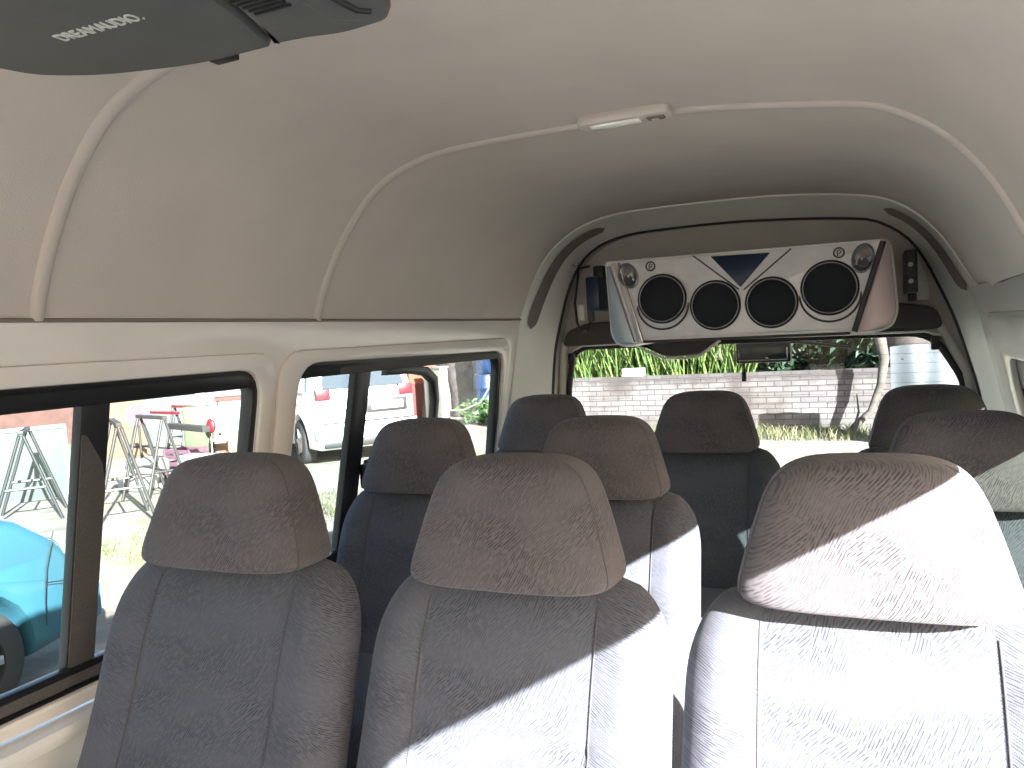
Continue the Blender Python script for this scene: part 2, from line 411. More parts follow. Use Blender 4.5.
# roof lining profile (x, z) from the left seam over to the right seam
prof = [(-1.150, .072), (-1.120, .149), (-1.057, .254), (-.971, .342), (-.879, .385), (-.782, .402), (-.624, .406), (-.46, .406), (-.300, .402),
        (-.150, .386), (-.005, .363), (.055, .340), (.112, .301), (.160, .249), (.196, .193), (.225, .131), (.250, .067)]
P2 = resample([(a, 0, b) for a, b in prof], 56)
archU = [(-1.150, .072), (-1.100, .185), (-1.040, .282), (-.960, .350), (-.870, .390), (-.760, .410), (-.62, .413), (-.46, .412), (-.30, .408),
         (-.13, .394), (.010, .372), (.075, .348), (.130, .310), (.185, .250), (.225, .190), (.262, .120), (.300, .064)]
P3 = resample([(a, 0, b) for a, b in archU], 56)
def prof_at(y):
    # the far end flares to meet the rear pillar arch
    t = min(1, max(0.0, (y-1.9)/(YA-1.9))); t = t*t*(3-2*t)
    return [Vector((p.x+(q.x-p.x)*t, y, p.z+(q.z-p.z)*t)) for p, q in zip(P2, P3)]
ys = [FRONT + (YA-FRONT)*i/24 for i in range(25)]
ceiling = loft('ceiling', [prof_at(y) for y in ys], M['lining'])
ceiling['kind'] = 'structure'
# outer roof skin, a few centimetres above
def off(p, d):
    c = Vector((-0.455, p.y, 0.0)); v = p-c; v.y = 0; return p + v.normalized()*d
shell = loft('trim_1', [[Vector((-1.21, y, -0.03))]+[off(p, 0.045) for p in prof_at(y)]+[Vector((0.33, y, -0.03))] for y in [FRONT-0.02, 0.5, 2.2, 3.08]], M['cream_l'], thick=0.01)
shell['kind'] = 'structure'
# ribs (raised joints) across the lining
def rib(y0, name, wid=0.013, hgt=0.009, lean=0.0):
    P = prof_at(y0)
    rows = []
    prf = [(-1, 0), (-.85, .55), (-.5, .95), (0, 1.0), (.5, .95), (.85, .55), (1, 0)]
    for (a, h) in prf:
        row = []
        for i, p in enumerate(P):
            t = (P[min(i+1, len(P)-1)]-P[max(i-1, 0)]).normalized(); nrm = Vector((-t.z, 0, t.x))
            c = Vector((-0.455, p.y, 0)) - p
            if nrm.dot(c) < 0: nrm = -nrm
            s = abs(i/(len(P)-1)-0.5)*2
            row.append(p + nrm*(h*hgt-0.001) + Vector((0, a*wid + lean*s*s, 0)))
        rows.append(row)
    o = loft(name, rows, M['rib']); o['kind'] = 'structure'; return o
rib(1.49, 'trim_2')
rib(0.815, 'trim_3')
rib(0.05, 'trim_3')
# seam cord where the lining meets the steel, left and right
for nm, x0, sgn in (('trim_4', -1.150, 1), ('trim_5', 0.262, -1)):
    o = tube(nm, [(x0+sgn*0.004, FRONT, .071), (x0+sgn*0.004, 1.9, .071), (x0+sgn*0.004+(0.03 if sgn < 0 else 0), 2.3, .071), (x0+sgn*0.004+(0.05 if sgn < 0 else 0), YA, .073)], 0.0035, M['slot']); o['kind'] = 'structure'

# --- side walls
def LMAP(u, v, w_): return (xl(v)+w_, u, v)
def RMAP(u, v, w_): return (xr(v)+w_, u, v)
W1 = rounded([(-0.42, -0.566), (1.318, -0.566), (1.318, -0.030), (-0.42, -0.030)], 0.07)
W2 = rounded([(1.435, -0.566), (2.615, -0.566), (2.535, -0.034), (1.435, -0.025)], 0.07)
Wf = rounded([(-1.15, -0.566), (-0.56, -0.566), (-0.56, -0.03), (-0.95, -0.03)], 0.07)
wall_l = plate('wall_left', [(FRONT, -0.60), (YA+.02, -0.60), (YA+.02, .078), (FRONT, .078)], [W1, W2, Wf], 0.03, lambda u, v, w_: LMAP(u, v, w_-0.015), M['cream'], bev=0.006)
wall_l['kind'] = 'structure'
def lowwall(x, name, y0, y1, mt):
    bm = bmesh.new()
    s = -1 if x < -0.4 else 1
    box_bm(bm, (x+s*0.02, (y0+y1)/2, (-0.62+FLOOR)/2-0.0), (0.04, y1-y0, -0.60-FLOOR), 0.004)
    return bmobj(name, bm, mt)
o = lowwall(-1.289, 'wall_left', FRONT, YA+.3, M['cream_l']); o['kind'] = 'structure'
# inner step below the sill and shallow pressing above the windows
for nm, outer, hole in (('trim_6', [(FRONT+.03, -0.590), (1.36, -0.590), (1.36, 0.004), (FRONT+.03, 0.004)], [W1, Wf]),
                        ('trim_7', [(1.372, -0.590), (2.60, -0.590), (2.575, 0.010), (1.372, 0.004)], [W2])):
    o = plate(nm, rounded(outer, 0.07), hole, 0.012, lambda u, v, w_: LMAP(u, v, w_+0.004), M['cream'], bev=0.0055); o['kind'] = 'structure'
o = box('trim_8', (-1.262, 0.6, -0.612), (0.05, 3.8, 0.03), M['cream_l'], bev=0.012); o['kind'] = 'structure'

# --- right wall with the sliding-door opening and the rear quarter window
D2 = rounded([(1.40, -0.566), (2.30, -0.566), (2.27, -0.110), (1.40, -0.110)], 0.06)
DO = rounded([(0.08, -0.64), (0.08, -0.040), (1.33, -0.040), (1.33, -0.64)], [0, .09, .09, 0])
w_out = [(FRONT, -0.60), (0.08, -0.60)] + DO[1:-1] + [(1.33, -0.60), (YA+.02, -0.60), (YA+.02, .078), (FRONT, .078)]
w_out = [p for p in w_out if p[1] >= -0.601]
wall_r = plate('wall_right', w_out, [D2, Wf], 0.03, lambda u, v, w_: RMAP(u, v, w_+0.015), M['cream'], bev=0.0)
wall_r['kind'] = 'structure'
o = lowwall(0.416, 'wall_right', FRONT, 0.08, M['cream_l']); o['kind'] = 'structure'
o = lowwall(0.416, 'wall_right', 1.33, YA+.3, M['cream_l']); o['kind'] = 'structure'
o = plate('trim_10', rounded([(1.345, -0.590), (2.50, -0.590), (2.46, 0.002), (1.345, 0.002)], .06), [D2], 0.012, lambda u, v, w_: RMAP(u, v, w_-0.004), M['cream'], bev=0.0055); o['kind'] = 'structure'
o = tube('trim_9', [(xr(v)+.015, u, v) for u, v in [(0.08, -1.1)]+DO[1:-1]+[(1.33, -1.1)]], 0.010, M['black']); o['kind'] = 'structure'
# lining continues over right pillar between seam and D pillar

# --- floor
o = box('floor', (-0.447, (FRONT+3.1)/2, FLOOR-0.03), (1.70, 3.1-FRONT, 0.06), M['floor']); o['kind'] = 'structure'
o = box('floor', (-0.447, .78, FLOOR+.009), (1.66, .70, .018), M['floor'], bev=.003); o['kind'] = 'structure'
# --- dash bulkhead ahead of the driver, below an open windscreen
o = box('wall_front', (-0.447, FRONT, -0.87), (1.72, 0.05, 0.55), M['cream_l'], bev=0.02); o['kind'] = 'structure'

# --- windows (structure) with frames, panes, stiles
def inset(poly, d):
    # shrink about each vertex normal
    n = len(poly); out = []
    A = sum(poly[i][0]*poly[(i+1) % n][1]-poly[(i+1) % n][0]*poly[i][1] for i in range(n))
    s = 1 if A > 0 else -1
    for i in range(n):
        a = Vector(poly[i-1]); p = Vector(poly[i]); b = Vector(poly[(i+1) % n])
        t = (b-a).normalized(); out.append(tuple(p + Vector((-t.y, t.x))*s*d))
    return out
def side_window(name, W, MP, sgn, rails, stiles, darkpane):
    root = empty(name, (0, 0, 0)); root['kind'] = 'structure'
    dd = sgn
    plate('window_frame', inset(W, -0.004), [inset(W, 0.014)], 0.034, lambda u, v, w_: MP(u, v, w_-dd*0.020), M['blackframe'], root, bev=0.004)
    for (ya, yb, za, zb, mt, dx) in rails:
        r = [(ya, za), (yb, za), (yb, zb), (ya, zb)]
        plate('rail', r, [], 0.022, lambda u, v, w_: MP(u, v, w_-dd*dx), mt, root, bev=0.003)
    for (pts, wd, mt, dx) in stiles:
        L_ = [Vector((y, z)) for y, z in pts]; A_ = []; B_ = []
        for i, p in enumerate(L_):
            t = (L_[min(i+1, len(L_)-1)]-L_[max(i-1, 0)]).normalized(); nn = Vector((-t.y, t.x))
            A_.append(tuple(p+nn*wd/2)); B_.append(tuple(p-nn*wd/2))
        plate('stile', A_+B_[::-1], [], 0.022, lambda u, v, w_: MP(u, v, w_-dd*dx), mt, root, bev=0.003)
    g = inset(W, 0.006)
    for (ya, yb, mt, dx) in darkpane:
        q = [(max(ya, min(yb, p[0])), p[1]) for p in g]
        # clip polygon to [ya, yb]
        clipped = []
        for p in q:
            if not clipped or (Vector(p)-Vector(clipped[-1])).length > 1e-4: clipped.append(p)
        plate('pane', clipped, [], 0.004, lambda u, v, w_: MP(u, v, w_-dd*dx), mt, root, sm=None)
    return root
win1 = side_window('window_1', W1, LMAP, 1,
    [(-0.40, 1.29, -0.068, -0.030, M['blackframe'], 0.014), (-0.40, 1.25, -0.566, -0.522, M['blackframe'], 0.014)],
    [([(0.935, -0.53), (0.935, -0.060)], 0.056, M['blackframe'], 0.020)],
    [(-0.42, 0.94, M['glassd'], 0.030), (0.93, 1.318, M['glass'], 0.036)])
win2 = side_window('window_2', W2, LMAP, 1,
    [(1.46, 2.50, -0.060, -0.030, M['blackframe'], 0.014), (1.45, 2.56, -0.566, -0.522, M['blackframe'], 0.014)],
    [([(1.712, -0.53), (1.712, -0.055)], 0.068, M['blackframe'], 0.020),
     ([(2.145, -0.53), (2.145, -0.24), (2.140, -0.17), (2.115, -0.105), (2.06, -0.077), (1.97, -0.066), (1.84, -0.062)], 0.026, M['blackframe'], 0.030)],  # curved dark bar added in place of a frame reflected in the glass
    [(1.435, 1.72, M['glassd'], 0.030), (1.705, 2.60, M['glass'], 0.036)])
# sunlight painted as grey on the lower window_1 stile and the inner rail faces
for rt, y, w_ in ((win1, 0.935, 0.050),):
    plate('stile_lit_face', rounded([(y-w_/2, -0.522), (y+w_/2, -0.522), (y+w_/2, -0.21), (y+w_/2-.008, -0.17), (y-w_/2+.01, -0.12), (y-w_/2, -0.115)], 0.004), [], 0.003, lambda u, v, q: LMAP(u, v, q-0.008), M['stile'], rt)
plate('sill_lit_face', [(-0.40, -0.554), (1.24, -0.554), (1.24, -0.534), (-0.40, -0.534)], [], 0.003, lambda u, v, q: LMAP(u, v, q-0.0015), M['stile'], win1)
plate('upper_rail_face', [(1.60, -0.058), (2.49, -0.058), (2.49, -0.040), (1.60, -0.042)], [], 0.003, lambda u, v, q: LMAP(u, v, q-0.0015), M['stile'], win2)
# latch on the second stile
bm = bmesh.new()
for (dy, dz, sy, sz) in ((0.0, 0, 0.030, 0.066), (0.018, 0.0, 0.028, 0.084)):
    box_bm(bm, (xl(-0.335)+0.006, 1.752+dy, -0.335), (0.024, sy, sz), 0.008)
bmobj('window_latch', bm, M['black'], win2)
win4 = side_window('window_3', D2, RMAP, -1,
    [(1.40, 2.26, -0.185, -0.105, M['blackframe'], 0.014), (1.40, 2.28, -0.566, -0.522, M['blackframe'], 0.014)], [], [(1.40, 2.30, M['glasst'], 0.036)])
for nm, MP, sg in (('window_4', LMAP, 1), ('window_5', RMAP, -1)):
    side_window(nm, Wf, MP, sg, [], [], [(-1.15, -0.56, M['glass'], 0.030)])

# --- D pillar ring
archB = [(-1.289, -0.62), (-1.225, -0.30), (-1.180, -0.08), (-1.150, .072), (-1.100, .185), (-1.040, .282), (-.960, .350), (-.870, .390), (-.760, .410), (-.62, .413), (-.46, .412), (-.30, .408),
         (-.13, .394), (.010, .372), (.075, .348), (.130, .310), (.185, .250), (.225, .190), (.262, .120), (.300, .064), (.325, -0.08), (.362, -0.30), (.400, -0.62)]
archC = [(-1.170, -0.62), (-1.135, -0.36), (-1.116, -0.18), (-1.100, -.05), (-1.070, .067), (-1.030, .185), (-.978, .275), (-.910, .328), (-.820, .356), (-.700, .366), (-.43, .366), (-.20, .352),
         (-.05, .336), (.02, .322), (.085, .285), (.135, .235), (.175, .165), (.215, .070), (.245, -.010), (.275, -.12), (.300, -0.22), (.325, -0.36), (.355, -0.62)]
NB = 80
B3 = resample([(a, YA, b) for a, b in archB], NB)
C3 = resample([(a, 2.85, b) for a, b in archC], NB)
rows = []
for k in range(9):
    t = k/8
    # slight hollow between the edges, a soft lip at both ends
    rows.append([Vector(b.lerp(c, t)) + (Vector((-0.45, 2.75, -0.1))-b.lerp(c, t)).normalized()*(0.004*cos(t*2*pi)-0.004) for b, c in zip(B3, C3)])
ring = loft('trim_11', rows, M['pillar']); ring['kind'] = 'structure'
# lower jambs of the ring down to the floor
for nm, b, c in (('trim_12', (-1.289, YA), (-1.170, 2.85)), ('trim_13', (.400, YA), (.355, 2.85))):
    o = mesh(nm, [(b[0], b[1], -0.62), (c[0], c[1], -0.62), (c[0], c[1], FLOOR), (b[0], b[1], FLOOR)], [(0, 1, 2, 3)], M['pillar']); o['kind'] = 'structure'
    md = o.modifiers.new('thickness', 'SOLIDIFY'); md.thickness = 0.01
# edge bead where lining ends
o = tube('trim_14', [p+Vector((0, 0.004, 0)) for p in B3[NB//9:-NB//9]], 0.006, M['pillar']); o['kind'] = 'structure'
# black weather seal
seal = tube('trim_15', [p+Vector((0, 0.006, 0)) for p in C3], 0.0075, M['black'], n=10); seal['kind'] = 'structure'
o = tube('trim_16', [p+(Vector((-0.45, p.y, -0.1))-p).normalized()*-0.014+Vector((0, -0.012, 0)) for p in C3], 0.005, M['cream'], n=8); o['kind'] = 'structure'
# recessed dark slots on the ring
def ringpt(s, t, lift=0.002):
    i = min(NB-2, int(s*(NB-1))); f = s*(NB-1)-i
    b = B3[i].lerp(B3[i+1], f); c = C3[i].lerp(C3[i+1], f); p = b.lerp(c, t)
    cen = Vector((-0.45, 2.75, -0.1))
    return p + (cen-p).normalized()*(0.004*cos(t*2*pi)-0.004+lift)
def slot(nm, s0, s1, t0, t1, tc0, tc1):
    n = 26; rows_ = []
    for i in range(n):
        u = i/(n-1); s = s0+(s1-s0)*u
        e = min(1.0, math.sqrt(max(0.0, 1-abs(2*u-1)**14)))
        mid = tc0+(tc1-tc0)*u; hw = (t1-t0)/2*e+1e-4
        rows_.append([ringpt(s, mid-hw, 0.003), ringpt(s, mid-hw*0.6, 0.0055), ringpt(s, mid, 0.006), ringpt(s, mid+hw*0.6, 0.0055), ringpt(s, mid+hw, 0.003)])
    o = loft(nm, rows_, M['slot']); o['kind'] = 'structure'
# arc-length positions of the slot ends
def s_near(x, z):
    best = min(range(NB), key=lambda i: (B3[i].lerp(C3[i], 0.3).x-x)**2+(B3[i].lerp(C3[i], 0.3).z-z)**2)
    return best/(NB-1)
slot('trim_17', s_near(-1.14, .035), s_near(-.86, .385), 0.2, 0.50, 0.32, 0.50)
slot('trim_18', s_near(.055, .345), s_near(.275, .06), 0.2, 0.50, 0.50, 0.42)

# --- rear door panel with the rear window
YD = 2.94
RW = rounded([(-1.045, -0.042), (.180, -0.052), (.262, -0.200), (.300, -0.42), (.31, -0.66), (-1.115, -0.66), (-1.095, -0.42), (-1.072, -0.18)], [.07, .07, .03, .03, .09, .09, .03, .03])
Cout = [(p.x+(0.02 if p.x > -0.45 else -0.02), p.z+(0.02 if p.z > 0.2 else 0)) for p in C3]
door_poly = Cout + [(0.40, FLOOR), (-1.22, FLOOR)]
def TMAP(u, v, w_): return (u, YD+w_, v)
wr = plate('door_1', door_poly, [RW], 0.02, TMAP, M['creamd'], bev=0.004); wr['kind'] = 'structure'
# side returns between the seal and the door skin
o = loft('trim_19', [C3, [p+Vector((0, YD-2.85+0.012, 0)) for p in C3]], M['creamd']); o['kind'] = 'structure'
rwin = empty('window_6'); rwin['kind'] = 'structure'
plate('window_frame', inset(RW, -0.012), [inset(RW, 0.010)], 0.016, lambda u, v, w_: (u, YD-0.014+w_, v), M['black'], rwin, bev=0.004)
plate('pane', inset(RW, 0.004), [], 0.004, lambda u, v, w_: (u, YD+0.004+w_, v), M['glass'], rwin, sm=None)
for zz in (-0.085, -0.117, -0.149, -0.181, -0.213, -0.245, -0.277):
    box('heater_wire', (-0.40, YD-0.001, zz), (1.22, 0.0008, 0.0009), M['wood'], rwin, bev=0)
# cream inner side rails of the door either side of the glass
for sx, pts in (('l', [(-1.085, -.02), (-1.100, -.18), (-1.118, -.45), (-1.128, -.64)]), ('r', [(.205, -.03), (.277, -.18), (.316, -.42), (.330, -.64)])):
    tube('frame_lip', [(x, YD-0.014, z) for x, z in pts], 0.016, M['pillar'], rwin, n=10)
for xx, zz in ((-1.052, -0.085), (.190, -0.085)):
    box('stop_block', (xx, YD-0.025, zz), (0.026, 0.03, 0.045), M['black'], rwin, bev=0.004)
# dark header trim above the rear glass with a pale lower lip
hd = plate('trim_20', rounded([(-1.085, -0.035), (-1.06, 0.022), (-.98, 0.050), (.10, 0.050), (.195, 0.030), (.215, -0.040)], 0.03), [], 0.05, lambda u, v, w_: (u, YD-0.032+w_, v), M['darktrim'], bev=0.010); hd['kind'] = 'structure'
o = tube('trim_21', [(-1.045, YD-0.03, -.052), (-1.0, YD-0.045, -.036), (-.6, YD-0.048, -.034), (.0, YD-0.048, -.044), (.16, YD-0.045, -.046), (.205, YD-0.03, -.062)], 0.0045, M['cream'], n=8); o['kind'] = 'structure'

# ------------------------------------------------------------ speaker box
YS = 2.45
spk = empty('speaker_box', (-0.35, YS, 0.0)); tag(spk, 'silver four-speaker box with a blue triangle hung above the rear window', 'speaker box')
def rel(p): return Vector(p)-Vector((-0.35, YS, 0.0))
# shell outline in (x, z); tilted so that the right end follows the photograph
outl = [(-.760, .232), (.045, .222), (.062, .205), (.074, .02), (.058, -.022), (.020, -.036), (-.052, -.038), (-.645, -.032), (-.705, -.044), (-.735, -.032), (-.752, .000)]
# body goes back to the roof: cross section shrinks a little with depth
n_ = 0
op = rounded(outl, [.008, .02, .02, .03, .03, .02, .0, .0, .02, .02, .02], 4)
rows = []
for dy, k in ((0.0, 0.985), (0.004, 1.0), (0.12, 1.0), (0.26, 0.97)):
    rows.append([rel((-.35+(x+.35)*k, YS+dy, .09+(z-.09)*k)) for x, z in op])
n = len(op); vs = [p for r in rows for p in r]; fs = []
for i in range(len(rows)-1):
    for k in range(n): fs.append((i*n+k, i*n+(k+1) % n, (i+1)*n+(k+1) % n, (i+1)*n+k))
fs.append(tuple(range(n))[::-1]); fs.append(tuple(range((len(rows)-1)*n, len(rows)*n)))
mesh('cabinet', vs, fs, M['silver'], spk, sm=0.5)
def SMAP(dy): return lambda u, v, w_: rel((u, YS+dy+w_, v))
# main face
plate('front_panel', rounded([(-.714, .224), (.032, .215), (-.046, -.022), (-.650, -.018)], .006), [], 0.008, SMAP(-0.004), M['silver'], spk, bev=0.002)
# end wedges
plate('end_panel', rounded([(-.752, .215), (-.742, .215), (-.672, -.030), (-.705, -.036), (-.735, -.022), (-.744, .01)], [.004, .004, .004, .015, .015, .01]), [], 0.014, SMAP(-0.006), M['silverb'], spk, bev=0.003)
plate('end_panel', rounded([(.046, .210), (.056, .205), (.068, .02), (.052, -.018), (.018, -.031), (-.034, -.030)], [.006, .006, .02, .03, .02, .003]), [], 0.014, SMAP(-0.006), M['silverp'], spk, bev=0.003)
# ridges beside the main face
tube('ridge', [rel(p) for p in ((-.732, YS-.010, .222), (-.664, YS-.010, -.028))], 0.0045, M['silver'], spk)
tube('ridge', [rel(p) for p in ((-.712, YS-.010, .222), (-.646, YS-.010, -.026))], 0.0045, M['chrome'], spk)
tube('ridge', [rel(p) for p in ((.040, YS-.008, .214), (-.040, YS-.008, -.030))], 0.0085, M['groove'], spk)
tube('lower_edge', [rel(p) for p in ((-.645, YS-.006, -.028), (-.052, YS-.006, -.034))], 0.004, M['groove'], spk)
# V grooves and the triangle badge
tube('v_groove', [rel(p) for p in ((-.480, YS-.008, .223), (-.350, YS-.008, .112))], 0.0022, M['groove'], spk)
tube('v_groove', [rel(p) for p in ((-.200, YS-.008, .217), (-.336, YS-.008, .110))], 0.0022, M['groove'], spk)
plate('triangle_badge', rounded([(-.428, .216), (-.258, .211), (-.345, .118)], .004), [], 0.006, SMAP(-0.010), M['blue'], spk, bev=0.002)
def speaker(x, z, r, scoop):
    y = YS-.008
    if scoop:
        # moulded crescent shelf below the outer drivers
        bm = bmesh.new(); ring_ = []
        pts = [rel((x+(r+.004)*cos(a), y-.002, z-.016+(r+.002)*sin(a))) for a in [pi+pi*k/24 for k in range(25)]]
        tube_bm(bm, pts, [0.0012]+[0.003]*23+[0.0012], 8)
        bmobj('scoop_rim', bm, M['groove'], spk)
    # bezel ring by lathe
    bm = bmesh.new(); pr = [(r, 0.0), (r+.001, -.006), (r-.004, -.010), (r-.008, -.008), (r-.010, -.002)]
    nn = 48; rg = []
    for (rr, dy) in pr:
        rg.append([bm.verts.new(rel((x+rr*cos(2*pi*k/nn), y+dy, z+rr*sin(2*pi*k/nn)))) for k in range(nn)])
    for a, b in zip(rg, rg[1:]):
        for k in range(nn): bm.faces.new((a[k], a[(k+1) % nn], b[(k+1) % nn], b[k]))
    sp_ = bmobj('speaker_ring', bm, M['ring'], spk, sm=0.7)
    # thin silver line inside the ring
    bm = bmesh.new()
    tube_bm(bm, [rel((x+(r-.006)*cos(2*pi*k/nn), y-.0095, z+(r-.006)*sin(2*pi*k/nn))) for k in range(nn)], 0.0009, 5, closed=True)
    bmobj('ring_line', bm, M['silver'], sp_)
    # domed mesh grille
    bm = bmesh.new(); c0 = bm.verts.new(rel((x, y-.012, z))); prev = None
    for j in range(1, 7):
        rr = (r-.007)*j/6; dy = -.012+.009*(j/6)**2
        cur = [bm.verts.new(rel((x+rr*cos(2*pi*k/nn), y+dy, z+rr*sin(2*pi*k/nn)))) for k in range(nn)]
        if prev is None:
            for k in range(nn): bm.faces.new((c0, cur[k], cur[(k+1) % nn]))
        else:
            for k in range(nn): bm.faces.new((prev[k], cur[k], cur[(k+1) % nn], prev[(k+1) % nn]))
        prev = cur
    bmobj('speaker_grille', bm, M['cone'], sp_, sm=0.9)
for (x, z, r, sc) in ((-.579, .101, .075, True), (-.420, .070, .074, False), (-.259, .067, .074, False), (-.101, .097, .077, True)):
    speaker(x, z, r, sc)
# tweeter ovals with a chrome fin, and small round emblems
for (x, z, lean) in ((-.682, .180, 0.35), (-.013, .172, -0.25)):
    bm = bmesh.new(); nn = 36; rg = []
    ca, sa = cos(lean), sin(lean)
    for (k1, dy) in ((1.0, 0), (.98, -.006), (.86, -.008), (.70, -.003), (.0001, -.001)):
        row = []
        for k in range(nn):
            a = 2*pi*k/nn; ex = .030*k1*cos(a); ez = .042*k1*sin(a)
            row.append(bm.verts.new(rel((x+ex*ca-ez*sa, YS-.008+dy, z+ex*sa+ez*ca))))
        rg.append(row)
    for a, b in zip(rg, rg[1:]):
        for k in range(nn): bm.faces.new((a[k], a[(k+1) % nn], b[(k+1) % nn], b[k]))
    tw = bmobj('tweeter', bm, M['steel'], spk, sm=0.7)
    sg = 1 if lean > 0 else -1
    mesh('fin', [rel(p) for p in ((x-sg*.018, YS-.011, z+.034), (x-sg*.002, YS-.020, z-.002), (x+sg*.020, YS-.011, z-.020), (x+sg*.014, YS-.012, z+.016), (x-sg*.022, YS-.010, z+.006))], [(0, 1, 3), (1, 2, 3), (0, 4, 1), (4, 2, 1)], M['chrome'], tw)
    cyl('tweeter_core', rel((x, YS-.012, z-.012)), (0, 1, 0), 0.014, 0.01, M['groove'], tw, n=20)
for (x, z) in ((-.611, .203), (-.074, .193)):
    nn = 28
    bm = bmesh.new(); tube_bm(bm, [rel((x+.0135*cos(2*pi*k/nn), YS-.010, z+.0135*sin(2*pi*k/nn))) for k in range(nn)], 0.0022, 6, closed=True)
    e = bmobj('emblem_ring', bm, M['groove'], spk, sm=0.8)
    bm = bmesh.new(); tube_bm(bm, [rel((x-.003, YS-.010, z-.010)), rel((x-.004, YS-.010, z+.004)), rel((x+.001, YS-.010, z+.008)), rel((x+.006, YS-.010, z+.003)), rel((x+.003, YS-.010, z-.002)), rel((x-.001, YS-.010, z-.001))], 0.0016, 6)
    bmobj('emblem_mark', bm, M['groove'], e, sm=0.8)

# mounting brackets and wiring beside the box
br = empty('mounting_bracket', (.118, 2.78, .14)); tag(br, 'black metal bracket at the right end of the silver speaker box', 'bracket')
box('bracket_plate', (0, .03, 0), (.034, .20, .13), M['black'], br, bev=.004)
box('bracket_foot', (.004, .02, -.075), (.024, .05, .03), M['black'], br, bev=.006)
for dz in (.02, -.03): cyl('bolt', (-.002, -.073, dz), (0, 1, 0), .007, .01, M['steel'], br, n=10)
br2 = empty('mounting_bracket', (-.895, 2.80, .13)); tag(br2, 'dark blue bracket at the left end of the silver speaker box', 'bracket')
box('bracket_plate', (0, 0.02, .02), (.050, .20, .12), M['blue'], br2, bev=.01)
box('bracket_top', (.012, .02, .095), (.04, .12, .05), M['black'], br2, bev=.01)
wr_ = empty('wiring_loom', (-.93, 2.74, .16)); tag(wr_, 'black cable loop with a pale connector hanging left of the speaker box', 'cable')
tube('cable', [(-.02, .13, .10), (-.028, .03, .085), (-.026, .0, .03), (-.035, -.01, -.04), (-.030, -.01, -.11), (-.012, -.015, -.145), (.012, -.01, -.14), (.022, 0, -.09), (.02, .02, -.05)], .0045, M['black'], wr_)
tube('clip', [(-.030, .05, .105), (-.040, .02, .10), (-.026, .0, .10)], .006, M['chrome'], wr_)
box('connector', (-.014, .0, -.075), (.020, .02, .055), M['pillar'], wr_, bev=.004)
box('plug', (.020, .0, -.085), (.022, .02, .05), M['darktrim'], wr_, bev=.004)
box('tag', (-.004, -.012, -.142), (.016, .006, .006), M['ivory'], wr_, bev=.001)

# pressed metal recess on right of the door
o = plate('trim_22', rounded([(.135, .20), (.150, .205), (.178, .10), (.178, .055), (.13, .055)], .012), [], .008, lambda u, v, w_: (u, YD-.014+w_, v), M['pillar'], bev=.003); o['kind'] = 'structure'
# bowl shaped pull-handle housing under the box
hdl = plate('handle_housing', rounded([(-.775, -.035), (-.480, -.035), (-.545, -.088), (-.672, -.092)], [.01, .01, .03, .03]), [], .07, lambda u, v, w_: (u, YD-.075+w_, v), M['darktrim'], bev=.010)
hdl_root = empty('door_handle_cup', (-.62, YD-.075, -.035)); tag(hdl_root, 'dark bowl-shaped pull with pale rim under the speaker box, above the rear glass', 'handle')
hdl.parent = hdl_root; hdl.matrix_parent_inverse = Matrix.Translation((.62, -(YD-.075), .035))
tube('pale_rim', [Vector(p)-hdl_root.location for p in ((-.775, YD-.115, -.040), (-.735, YD-.115, -.066), (-.672, YD-.115, -.094), (-.60, YD-.115, -.097), (-.545, YD-.115, -.090), (-.510, YD-.115, -.064), (-.475, YD-.115, -.040))], .005, M['cream'], hdl_root)

# under-mirror seen through the glass with a hanging rod, and the wiper
mr = empty('rear_under_mirror', (-.355, 3.00, -.095)); tag(mr, 'black rectangular mirror housing outside the top of the rear window', 'mirror')
box('mirror_housing', (0, .02, .0), (.190, .05, .074), M['black'], mr, bev=.008)
box('mirror_glass', (.0, -.007, .004), (.156, .004, .050), M['carglass'], mr, bev=.001)
tube('silver_rim', [(-.083, -.010, .015), (-.083, -.010, -.026), (.083, -.010, -.026), (.083, -.010, .015)], .002, M['chrome'], mr)
box('badge', (.012, -.010, -.020), (.012, .003, .006), M['chrome'], mr, bev=.001)
tube('stem', [(-.072, .02, -.03), (-.070, .02, -.07)], .005, M['black'], mr)
box('stem_tip', (-.072, .02, -.085), (.016, .016, .036), M['black'], mr, bev=.004)
wp = tube('rear_wiper', [(-.355, 3.02, -.050), (-.22, 3.02, -.066), (-.07, 3.015, -.090), (-.01, 3.01, -.106)], [.006, .006, .0045, .002], M['black'])
tag(wp, 'thin black wiper arm slanting across the top of the rear window', 'wiper')

# ------------------------------------------------------------ ceiling lamp
cl = empty('ceiling_lamp', (-.400, 1.455, .404)); tag(cl, 'slim oblong cabin lamp with white lens on the roof lining', 'ceiling lamp')
def rel2(p): return Vector(p)-Vector(cl.location)
def lamp_plate(nm, u0, u1, v0, v1, h, dz, m, r):
    return plate(nm, rounded([(u0, v0), (u1, v0), (u1, v1), (u0, v1)], r, 6), [], h, lambda u, v, w_: (u, v, w_-dz-.045*max(0, u-.0)*0), m, cl, bev=min(h*.45, .006))
lamp_plate('lamp_base', -.088, .088, -.024, .024, .022, .006, M['lampbase'], .022)
lamp_plate('lamp_lens', -.066, .034, -.015, .015, .014, .015, M['lens'], .014)
lamp_plate('lamp_switch', .042, .076, -.012, .012, .014, .014, M['slot'], .006)
lamp_plate('switch_button', .050, .066, -.007, .007, .014, .017, M['lampbase'], .004)

